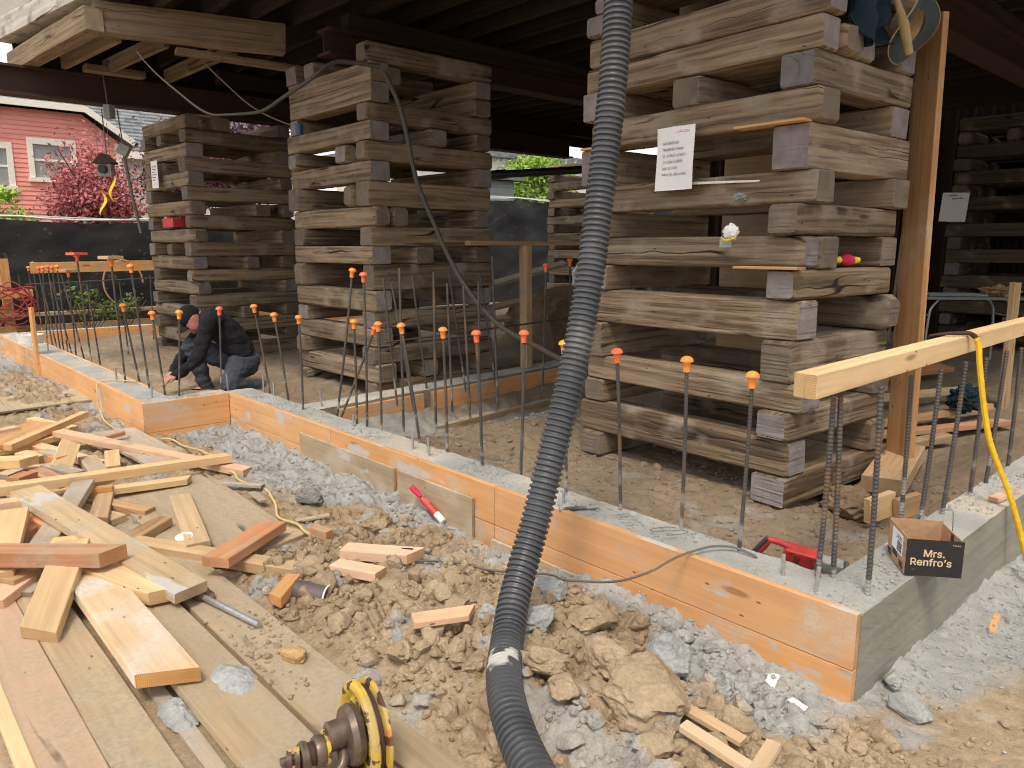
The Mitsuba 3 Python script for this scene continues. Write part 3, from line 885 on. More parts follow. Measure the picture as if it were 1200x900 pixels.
single('wooden_post', 'stub post carrying a thin rail above the inner cross wall, left of the black hose', 'post', beam((5.75, 6.08, ZT), (5.75, 6.1, 1.62), .11, .09, .003), 'lumber_tan', False)
single('rail', 'thin brown rail on top of the stub post between the timber stacks', 'lumber', beam((4.95, 6.12, 1.645), (7.2, 6.16, 1.645), .09, .045, .003), 'lumber_brown', False)
single('wooden_post', 'broken-topped brown post standing on the dirt behind the yellow pry bar', 'post', beam((8.15, 2.02, -.1), (8.22, 2.06, 1.28), .05, .19, .004, seg=3, rough=.008), 'lumber_brown', False)
single('plank_post', 'tall reddish plank standing upright against the right side of the biggest timber stack', 'plank', beam((5.18, 1.84, -.05), (5.265, 1.925, 3.0), .045, .215, .003, 62, seg=4), 'post_wood', False)

# ------------------------------------------------------------------ reinforcing bars
def bar(A, B, r, ribs):
    A, B = np.asarray(A, float), np.asarray(B, float)
    L = np.linalg.norm(B - A)
    if not ribs:
        return tube(np.stack([A, B]), r, 7)
    n = int(L / .0055)
    s = np.linspace(0, 1, n)
    rr = r * np.where(np.arange(n) % 3 == 0, 1.07, .86)
    bend = np.sin(s * PI)[:, None] * np.array([.004, -.003, 0]) * L
    return tube(A + s[:, None] * (B - A) + bend, rr, 8)


CAPP = [(0, 0), (.0155, 0), (.0185, .046), (.0305, .048), (.0305, .052), (.026, .064), (.015, .072), (0, .075)]
ORD = ['first', 'second', 'third', 'fourth', 'fifth', 'sixth', 'seventh', 'eighth', 'ninth', 'tenth', 'eleventh', 'twelfth', 'thirteenth', 'fourteenth', 'fifteenth']
ROW = {'front': 'capped bar from the near corner along the front wall', 'jog': 'capped bar along the jog, counting right to left', 'left': 'capped bar left of the kneeling worker, counting away',
       'left far': 'capped bar of the far left group', 'cross': 'bare bar along the inner cross wall, counting from the left', 'cross far': 'thin capped bar behind the stub post, counting from the left',
       'right': 'bare bar under the doubled two-by-four, counting from the near corner', 'back': 'bare thin bar inside the left wall, counting from the left'}
CAPN = {'o1': 'orange', 'o2': 'bright orange', 'r': 'red-orange', 'y': 'amber', 'w1': 'wide orange-plate', 'w2': 'wood-topped orange'}
cnt = {}
for row, A, B, cap in [
('front', (2.879, 1.659, 0.27), (2.89, 1.648, 1.054), 'o2'),
('front', (2.903, 1.985, 0.27), (2.899, 1.989, 1.082), 'o1'),
('front', (2.901, 2.358, 0.27), (2.873, 2.383, 1.083), 'r'),
('front', (2.892, 2.737, 0.27), (2.878, 2.751, 1.09), 'y'),
('front', (2.934, 3.149, 0.27), (2.947, 3.137, 1.107), 'r'),
('front', (2.891, 3.453, 0.27), (2.869, 3.473, 1.085), 'r'),
('front', (2.911, 3.835, 0.27), (2.9, 3.845, 1.073), 'o1'),
('front', (2.919, 4.155, 0.27), (2.839, 4.228, 1.075), 'o2'),
('front', (2.925, 4.65, 0.27), (2.925, 4.651, 1.049), 'o1'),
('front', (2.889, 4.941, 0.27), (2.895, 4.936, 1.048), 'o1'),
('front', (2.927, 5.307, 0.27), (3.051, 5.195, 1.417), 'o1'),
('front', (2.903, 4.816, 0.27), (2.913, 4.807, 1.398), 'r'),
('front', (2.937, 5.257, 0.27), (3.151, 5.062, 0.969), 'r'),
('front', (2.831, 5.701, 0.27), (2.833, 5.699, 1.032), 'o1'),
('jog', (3.021, 6.373, 0.27), (2.959, 6.43, 0.997), 'o1'),
('jog', (3.062, 6.855, 0.27), (2.99, 6.92, 1.043), 'o2'),
('jog', (2.703, 7.121, 0.27), (2.729, 7.097, 1.023), 'r'),
('jog', (2.27, 7.002, 0.27), (2.317, 6.96, 1.023), 'y'),
('left', (2.244, 7.304, 0.27), (2.202, 7.343, 0.998), 'o1'),
('left', (2.194, 7.584, 0.27), (2.138, 7.635, 1.42), 'o1'),
('left', (2.253, 8.102, 0.27), (2.182, 8.166, 1.022), 'o1'),
('left', (2.121, 8.09, 0.27), (2.098, 8.11, 1.469), 'w2'),
('left', (2.231, 9.842, 0.27), (2.198, 9.872, 1.494), 'w1'),
('left far', (2.379, 11.257, 0.2), (2.387, 11.25, 1.27), 'w2'),
('left far', (2.419, 11.915, 0.2), (2.404, 11.929, 1.335), 'o1'),
('left far', (2.404, 12.302, 0.2), (2.369, 12.334, 1.328), 'r'),
('left far', (2.412, 12.825, 0.2), (2.352, 12.879, 1.293), 'r'),
('left far', (2.551, 14.205, 0.2), (2.524, 14.229, 1.344), 'o1'),
('left far', (2.774, 16.251, 0.2), (2.748, 16.275, 1.262), 'r'),
('left far', (2.685, 15.326, 0.2), (2.653, 15.355, 1.251), 'o2'),
('left far', (2.449, 13.361, 0.2), (2.491, 13.323, 1.294), 'o1'),
('left far', (2.44, 12.269, 0.2), (2.413, 12.294, 1.316), 'r'),
('cross', (3.608, 5.472, 0.27), (3.544, 5.53, 1.342), None),
('cross', (3.155, 4.7, 0.27), (3.154, 4.7, 1.451), None),
('cross', (4.163, 5.792, 0.27), (4.079, 5.869, 1.341), None),
('cross', (3.338, 4.533, 0.27), (3.34, 4.531, 1.42), None),
('cross', (4.521, 5.65, 0.27), (4.416, 5.746, 1.376), None),
('cross', (3.759, 4.636, 0.27), (3.727, 4.665, 1.302), None),
('cross', (4.958, 5.708, 0.27), (4.848, 5.808, 1.349), None),
('cross', (4.264, 4.875, 0.27), (4.235, 4.902, 1.529), None),
('cross', (3.793, 4.917, 0.27), (3.773, 4.935, 1.312), None),
('cross', (4.1, 4.925, 0.27), (4.1, 4.924, 1.316), None),
('cross', (3.629, 5.255, 0.27), (3.515, 5.359, 1.305), None),
('cross far', (5.082, 5.139, 0.27), (5.1, 5.123, 1.424), 'r'),
('cross far', (5.876, 5.523, 0.27), (5.864, 5.534, 1.458), 'r'),
('right', (2.873, 1.294, 0.27), (2.88, 1.288, 1.017), None),
('right', (2.919, 1.252, 0.27), (2.899, 1.27, 1.027), None),
('right', (2.859, 1.088, 0.27), (2.846, 1.1, 1.101), None),
('right', (3.894, 1.353, 0.27), (3.882, 1.364, 0.984), None),
('right', (3.954, 1.281, 0.27), (3.974, 1.263, 1.016), None),
('right', (4.06, 1.218, 0.27), (4.088, 1.193, 1.05), None),
('right', (4.543, 1.235, 0.27), (4.547, 1.232, 1.022), None),
('right', (4.796, 1.232, 0.27), (4.82, 1.21, 1.035), None),
('right', (5.306, 1.255, 0.27), (5.303, 1.258, 1.007), None),
('back', (2.415, 15.017, 0.2), (2.444, 14.991, 1.149), None),
('back', (2.357, 11.388, 0.2), (2.231, 11.503, 1.156), None),
('back', (2.393, 10.922, 0.2), (2.263, 11.04, 1.257), None),
('back', (2.39, 12.444, 0.2), (2.315, 12.513, 1.06), None),
('back', (2.427, 10.289, 0.2), (2.381, 10.33, 1.159), None),
('back', (3.02, 11.248, 0.2), (2.997, 11.268, 1.141), None),
('back', (3.777, 12.608, 0.2), (3.799, 12.587, 1.18), None)]:
    i = cnt[row] = cnt.get(row, -1) + 1
    lab = f'{ORD[i]} {ROW[row]}' + (f', with {CAPN[cap]} cap' if cap else '')
    k = thing('rebar', lab, 'steel bar', 'upright reinforcing bars set in the new concrete')
    A, B = np.array(A), np.array(B)
    d = (B - A) / np.linalg.norm(B - A)
    r = {'front': .0100, 'right': .0120}.get(row, .0100)
    put(k, bar(A - d * .06, B, r, row in ('front', 'right', 'jog')), 'rebar_steel', 40)
    if cap:
        sc = 1.0 if row in ('front',) else 1.12
        part(k, 'cap', revolve(np.array(CAPP) * sc, 20, B - d * .047 * sc, d), {'o1': 'cap_orange', 'o2': 'cap_orange', 'r': 'cap_red', 'y': 'cap_amber', 'w1': 'cap_red', 'w2': 'cap_orange'}[cap], 40)
        if cap[0] == 'w':
            part(k, 'cap_plate', obox(B + [0, 0, .035], (.16, .16, .03), 20), 'cap_red' if cap == 'w1' else 'lumber_tan', False)
for i, (A, B, lab) in enumerate((((3.5, 5.45, .80), (6.6, 5.75, .84), 'level bar tied across the bare bars of the inner cross wall'), ((2.25, 13.4, 1.05), (5.0, 13.5, 1.12), 'level bar tied across the far left group of capped bars'))):
    single('rebar', lab, 'steel bar', bar(A, B, .009, False), 'rebar_steel', 40)
single('rebar', 'short loose bar lying on the front wall right beside the black hose', 'steel bar', bar({'note1':[(3.261, 2.441, 2.224), (3.405, 2.31, 2.249), (3.415, 2.301, 1.951), (3.265, 2.437, 1.934)],
'hand':(2.322, 7.252, 0.3),
'hand2':(2.427, 7.262, 0.31),
'p_head':(2.753, 7.973, 0.889),
'p_brim':(2.65, 7.931, 0.741),
'p_chin':(2.819, 7.913, 0.783),
'p_neck':(2.907, 7.9, 0.867),
'p_shL':(3.009, 7.74, 0.801),
'p_shR':(2.749, 8.247, 0.726),
'p_chest':(2.929, 7.948, 0.674),
'p_back':(3.21, 7.896, 0.684),
'p_hip':(3.304, 7.945, 0.364),
'p_hip2':(3.203, 8.172, 0.301),
'p_elL':(2.866, 7.668, 0.414),
'p_wrL':(2.645, 7.801, 0.254),
'p_elR':(2.631, 8.152, 0.41),
'p_wrR':(2.57, 8.005, 0.254),
'p_knA':(2.683, 7.834, 0.616),
'p_anA':(2.795, 8.003, 0.136),
'p_knB':(3.118, 7.641, 0.218),
'p_anB':(3.461, 8.072, 0.14),
'p_toeA':(2.653, 7.862, 0.075),
'cable':[(3.822, 5.852, 3.095), (3.925, 5.757, 2.777), (3.986, 5.635, 2.193), (4.073, 5.488, 1.786), (4.139, 5.157, 1.27), (4.187, 4.708, 0.929), (4.242, 4.253, 0.775), (4.239, 3.985, 0.695), (4.2, 3.749, 0.516)],
'cable2':[(2.471, 8.027, 3.438), (2.649, 7.594, 3.052), (2.893, 7.237, 2.807), (3.114, 6.901, 2.813), (3.23, 6.525, 2.923), (3.333, 6.161, 3.052), (3.55, 6.098, 3.185), (3.85, 5.961, 3.166)],
'cable3':[(3.207, 8.439, 3.581), (3.393, 8.269, 3.326), (3.635, 8.05, 3.05), (3.898, 7.81, 2.893)],
'pend1':[(2.769, 10.325, 3.725), (2.794, 10.302, 3.24)],
'pend1b':[(2.762, 10.466, 3.257), (2.77, 10.459, 2.716)],
'pend2':[(2.901, 10.34, 3.257), (2.93, 10.313, 2.787)],
'bell':(2.752, 10.475, 2.574),
'boxp':(2.929, 10.314, 2.777),
'boxq':(2.8, 10.296, 3.21),
'tape1':(3.082, 12.068, 2.223),
'tape2':(3.205, 11.956, 2.435),
'tape3':(3.305, 13.893, 2.132),
'cord':[(2.185, 7.946, 0.29), (1.936, 8.248, 0.28), (1.835, 7.991, 0.2), (1.839, 7.972, 0.05), (1.74, 7.296, 0.04), (1.76, 6.784, 0.03)],
'cord2':[(1.933, 6.456, 0.04), (1.996, 6.137, 0.04), (2.046, 5.812, 0.04), (1.998, 5.318, 0.04), (1.952, 4.864, 0.04), (1.993, 4.751, 0.04), (2.001, 4.571, 0.04), (1.896, 4.283, 0.04), (1.847, 4.062, 0.04), (1.845, 3.893, 0.04), (1.819, 3.737, 0.04), (1.794, 3.542, 0.04), (1.809, 3.403, 0.04), (1.836, 3.257, 0.04), (1.904, 3.123, 0.04), (1.963, 3.041, 0.04)],
'plug':[(1.91, 3.013, 0.06), (1.971, 2.93, 0.06)],
'cord3':[(1.983, 2.949, 0.05), (2.109, 2.891, 0.05), (2.184, 2.78, 0.05), (2.242, 2.619, 0.05), (2.33, 2.499, 0.05), (2.425, 2.361, 0.05), (2.355, 2.216, 0.1), (2.38, 2.053, 0.14), (2.376, 1.906, 0.2), (2.435, 1.775, 0.28), (2.593, 1.759, 0.3), (2.747, 1.733, 0.3), (2.85, 1.646, 0.29), (2.851, 1.563, 0.28), (3.037, 1.579, 0.18)],
'rodw':[(2.637, 2.542, 0.285), (2.817, 2.43, 0.285)],
'saw':(3.213, 1.629, 0.12),
'saw1':(3.208, 1.701, 0.12),
'saw2':(3.281, 1.532, 0.08),
'pry':[(4.322, 1.272, 1.133), (4.319, 1.234, 0.995), (4.34, 1.121, 0.651), (4.392, 1.006, 0.324), (4.449, 0.927, 0.053)],
'box':[(3.142, 1.049, 0.27), (3.325, 1.214, 0.27), (3.249, 0.908, 0.27)]}['rodw'][0], {'note1':[(3.261, 2.441, 2.224), (3.405, 2.31, 2.249), (3.415, 2.301, 1.951), (3.265, 2.437, 1.934)],
'hand':(2.322, 7.252, 0.3),
'hand2':(2.427, 7.262, 0.31),
'p_head':(2.753, 7.973, 0.889),
'p_brim':(2.65, 7.931, 0.741),
'p_chin':(2.819, 7.913, 0.783),
'p_neck':(2.907, 7.9, 0.867),
'p_shL':(3.009, 7.74, 0.801),
'p_shR':(2.749, 8.247, 0.726),
'p_chest':(2.929, 7.948, 0.674),
'p_back':(3.21, 7.896, 0.684),
'p_hip':(3.304, 7.945, 0.364),
'p_hip2':(3.203, 8.172, 0.301),
'p_elL':(2.866, 7.668, 0.414),
'p_wrL':(2.645, 7.801, 0.254),
'p_elR':(2.631, 8.152, 0.41),
'p_wrR':(2.57, 8.005, 0.254),
'p_knA':(2.683, 7.834, 0.616),
'p_anA':(2.795, 8.003, 0.136),
'p_knB':(3.118, 7.641, 0.218),
'p_anB':(3.461, 8.072, 0.14),
'p_toeA':(2.653, 7.862, 0.075),
'cable':[(3.822, 5.852, 3.095), (3.925, 5.757, 2.777), (3.986, 5.635, 2.193), (4.073, 5.488, 1.786), (4.139, 5.157, 1.27), (4.187, 4.708, 0.929), (4.242, 4.253, 0.775), (4.239, 3.985, 0.695), (4.2, 3.749, 0.516)],
'cable2':[(2.471, 8.027, 3.438), (2.649, 7.594, 3.052), (2.893, 7.237, 2.807), (3.114, 6.901, 2.813), (3.23, 6.525, 2.923), (3.333, 6.161, 3.052), (3.55, 6.098, 3.185), (3.85, 5.961, 3.166)],
'cable3':[(3.207, 8.439, 3.581), (3.393, 8.269, 3.326), (3.635, 8.05, 3.05), (3.898, 7.81, 2.893)],
'pend1':[(2.769, 10.325, 3.725), (2.794, 10.302, 3.24)],
'pend1b':[(2.762, 10.466, 3.257), (2.77, 10.459, 2.716)],
'pend2':[(2.901, 10.34, 3.257), (2.93, 10.313, 2.787)],
'bell':(2.752, 10.475, 2.574),
'boxp':(2.929, 10.314, 2.777),
'boxq':(2.8, 10.296, 3.21),
'tape1':(3.082, 12.068, 2.223),
'tape2':(3.205, 11.956, 2.435),
'tape3':(3.305, 13.893, 2.132),
'cord':[(2.185, 7.946, 0.29), (1.936, 8.248, 0.28), (1.835, 7.991, 0.2), (1.839, 7.972, 0.05), (1.74, 7.296, 0.04), (1.76, 6.784, 0.03)],
'cord2':[(1.933, 6.456, 0.04), (1.996, 6.137, 0.04), (2.046, 5.812, 0.04), (1.998, 5.318, 0.04), (1.952, 4.864, 0.04), (1.993, 4.751, 0.04), (2.001, 4.571, 0.04), (1.896, 4.283, 0.04), (1.847, 4.062, 0.04), (1.845, 3.893, 0.04), (1.819, 3.737, 0.04), (1.794, 3.542, 0.04), (1.809, 3.403, 0.04), (1.836, 3.257, 0.04), (1.904, 3.123, 0.04), (1.963, 3.041, 0.04)],
'plug':[(1.91, 3.013, 0.06), (1.971, 2.93, 0.06)],
'cord3':[(1.983, 2.949, 0.05), (2.109, 2.891, 0.05), (2.184, 2.78, 0.05), (2.242, 2.619, 0.05), (2.33, 2.499, 0.05), (2.425, 2.361, 0.05), (2.355, 2.216, 0.1), (2.38, 2.053, 0.14), (2.376, 1.906, 0.2), (2.435, 1.775, 0.28), (2.593, 1.759, 0.3), (2.747, 1.733, 0.3), (2.85, 1.646, 0.29), (2.851, 1.563, 0.28), (3.037, 1.579, 0.18)],
'rodw':[(2.637, 2.542, 0.285), (2.817, 2.43, 0.285)],
'saw':(3.213, 1.629, 0.12),
'saw1':(3.208, 1.701, 0.12),
'saw2':(3.281, 1.532, 0.08),
'pry':[(4.322, 1.272, 1.133), (4.319, 1.234, 0.995), (4.34, 1.121, 0.651), (4.392, 1.006, 0.324), (4.449, 0.927, 0.053)],
'box':[(3.142, 1.049, 0.27), (3.325, 1.214, 0.27), (3.249, 0.908, 0.27)]}['rodw'][1], .011, True), 'rebar_steel', 40)
bolts = [
((2.784, 1.397, 0.27), (2.783, 1.398, 0.36)),
((2.747, 1.24, 0.27), (2.744, 1.243, 0.37)),
((2.763, 3.831, 0.27), (2.765, 3.83, 0.395)),
((2.794, 4.058, 0.27), (2.796, 4.056, 0.37)),
((2.827, 4.885, 0.27), (2.829, 4.883, 0.369)),
((3.013, 5.72, 0.27), (3.018, 5.716, 0.403)),
((2.931, 6.679, 0.27), (2.938, 6.673, 0.432)),
((2.911, 6.419, 0.27), (2.916, 6.415, 0.396)),
((2.769, 7.121, 0.27), (2.776, 7.115, 0.404)),
((2.219, 7.745, 0.27), (2.213, 7.75, 0.372)),
((2.063, 7.084, 0.27), (2.059, 7.088, 0.372)),
((2.072, 8.2, 0.27), (2.069, 8.202, 0.418)),
((2.021, 11.017, 0.27), (2.028, 11.011, 0.456)),
((2.75, 2.62, 0.27), (2.752, 2.618, 0.331))]
BL = ['nearest the red saw', 'beside the two corner bars', 'right of the middle of the front wall', 'left of the middle of the front wall', 'in front of the leaning bar', 'beside the cross wall joint',
      'right of the worker near the jog', 'at the jog corner right of the worker', 'just right of the worker\'s knee', 'left of the worker\'s hand', 'beside the bar left of the worker\'s hand', 'half way along the left wall', 'by the white tub on the left wall', 'behind the black hose']
for i, (A, B) in enumerate(bolts):
    k = thing('anchor_bolt', f'galvanized anchor bolt {BL[i]}', 'bolt', 'anchor bolts set in the wall top')
    A, B = np.array(A), np.array(B)
    h = max(.07, np.linalg.norm(B - A))
    d = np.array([.05 * math.sin(i * 2.1), .05 * math.cos(i * 3.7), 1.0])
    d /= np.linalg.norm(d)
    s = np.linspace(-.03, h, 22)
    put(k, tube(A + s[:, None] * d, np.where((np.arange(22) % 2 == 0) & (s > h * .6), .0095, .0083), 10), 'galvanized', 40)

# ------------------------------------------------------------------ timber stacks
def crib(key_label, N, ang, LA, LB, layers, mat, extra=(), over=.04, seg=7, arc=2, seed=0, rough=.016, wid=.215):
    r = np.random.default_rng(seed)
    k = thing('timber_stack', key_label, 'timber crib', 'criss-cross timber stacks holding up the house')
    a = np.array([math.cos(math.radians(ang)), math.sin(math.radians(ang))])
    b = np.array([-a[1], a[0]])
    ex = dict(extra)
    zprev = None
    for i in range(len(layers) - 1, -1, -1):
        kind, z1, z0 = layers[i]
        if zprev is not None:
            z0 = zprev
            z1 = max(z1, z0 + .13)
        zprev = z1
        h = z1 - z0 - .003
        span, length = (LA, LB) if kind == 'L' else (LB, LA)
        along, across = (b, a) if kind == 'L' else (a, b)
        pos = [wid / 2, span - wid / 2] + list(ex.get(i, ()))
        if i not in ex:
            pos += [span * q for q in ((), (.5,), (.36, .66))[int(r.uniform() * 2.6 + .4) % 3]] if False else [span * (.5 + r.uniform(-.1, .1))] * (r.uniform() < .3)
        for j, pp in enumerate(pos):
            w = wid * r.uniform(.86, 1.08)
            hh = h if j < 2 else h * r.uniform(.88, 1)
            s0, s1 = -over * r.uniform(-.2, .9), length + over * r.uniform(-.5, .9)
            off = pp + r.uniform(-.012, .012)
            t0, t1 = off + r.uniform(-.006, .006), off + r.uniform(-.006, .006)
            zc = z0 + hh / 2
            P0 = N + along * s0 + across * t0
            P1 = N + along * s1 + across * t1
            part(k, 'timber', beam((P0[0], P0[1], zc), (P1[0], P1[1], zc), w, hh, min(.045, r.lognormal(math.log(.018), .45)), r.uniform(-.35, .35), seg, rough, arc), mat, True if arc > 1 else False)
    return k, a, b


N1, L1 = ((3.96, 2.008), [('L', 3.408, 3.232), ('R', 3.24, 3.093), ('R', 3.101, 2.981), ('L', 2.985, 2.794), ('L', 2.802, 2.629), ('R', 2.629, 2.44), ('L', 2.444, 2.273), ('R', 2.256, 2.021), ('L', 2.017, 1.844), ('R', 1.839, 1.668), ('L', 1.668, 1.499), ('R', 1.481, 1.309), ('L', 1.309, 1.082), ('R', 1.082, 0.841), ('L', 0.841, 0.674), ('R', 0.674, 0.504), ('L', 0.504, 0.282), ('R', 0.287, 0.112), ('L', 0.117, -0.039)])
N2, L2 = ((3.923, 6.3), [('R', 3.475, 3.292), ('L', 3.292, 3.115), ('L', 3.115, 2.943), ('R', 2.943, 2.769), ('L', 2.769, 2.595), ('R', 2.595, 2.41), ('L', 2.41, 2.225), ('R', 2.225, 1.99), ('L', 1.99, 1.8), ('R', 1.8, 1.616), ('L', 1.616, 1.439), ('R', 1.439, 1.186), ('L', 1.186, 0.98), ('R', 0.98, 0.814), ('L', 0.814, 0.63), ('R', 0.63, 0.46), ('L', 0.46, 0.273), ('R', 0.273, 0.083)])
N3, L3 = ((3.637, 10.21), [('L', 3.285, 3.098), ('R', 3.108, 2.931), ('L', 2.931, 2.752), ('R', 2.752, 2.572), ('L', 2.572, 2.391), ('R', 2.391, 2.209), ('L', 2.209, 2.026), ('R', 2.026, 1.841), ('L', 1.841, 1.666), ('R', 1.666, 1.49), ('L', 1.49, 1.313), ('R', 1.313, 1.145), ('L', 1.145, 0.977), ('R', 0.977, 0.808), ('L', 0.808, 0.637), ('R', 0.637, 0.466), ('L', 0.466, 0.294), ('R', 0.294, 0.12)])
N1, N2, N3 = np.array(N1), np.array(N2), np.array(N3)
c1, a1, b1 = crib('biggest and nearest timber stack, behind the black hose and bearing the white notice', N1, -3.0, 1.15, 1.66, L1, 'crib_wood',
                  {0: [.3, .55], 1: [], 2: [], 3: [], 4: [.30, .52], 5: [.85], 6: [], 7: [], 8: [], 9: [], 10: [.29], 11: [], 12: [], 13: [], 14: [], 15: [], 16: [], 17: []}.items(), .07, 14, 3, 11, .010)
c2, a2, b2 = crib('second timber stack, left of centre with a dark cable hanging down its front', N2, 0, 1.50, 1.60, L2, 'crib_wood',
                  {4: [.8], 5: [.45], 7: [.40], 8: [.33], 9: [], 3: [], 1: [.28], 0: [1.1]}.items(), .05, 9, 3, 12, .010)
c3, a3, b3 = crib('third timber stack, directly behind the kneeling worker', N3, 2, 1.48, 1.52, L3, 'crib_wood', {0: [.5], 6: [1.0]}.items(), .05, 7, 2, 13)


def regular(z0, n, h, first='R'):
    out = []
    for i in range(n):
        out.append(('LR'[(i + (first == 'R')) % 2], round(z0 + (i + 1) * h, 3), round(z0 + i * h, 3)))
    return out[::-1]


crib('far small timber stack seen just left of the black hose', np.array((12.453, 10.707)), 0, 1.6, 1.75, regular(.05, 18, .187), 'crib_wood', {}.items(), .05, 3, 1, 14)
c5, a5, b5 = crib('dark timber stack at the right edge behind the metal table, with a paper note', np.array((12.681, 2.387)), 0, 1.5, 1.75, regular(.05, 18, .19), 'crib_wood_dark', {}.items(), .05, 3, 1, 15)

# shims
def on1(a, b, z):
    p = N1 + a1 * a + b1 * b
    return np.array([p[0], p[1], z])


for i, (a0, b0, la, z, lab) in enumerate(((.10, .0, .42, 2.262, 'thin fresh shim under the third visible beam of the biggest stack, near its corner'), (.10, -.02, .40, 1.487, 'thin fresh shim half way down the biggest stack at its corner'), (.1, 1.45, .2, 2.262, 'thin fresh shim at the left end of the biggest stack beside the hose'))):
    single('shim', lab, 'shim', beam(on1(-.03, b0, z), on1(-.03, b0 + la, z), .10, .014, .002), 'lumber_orange', False)

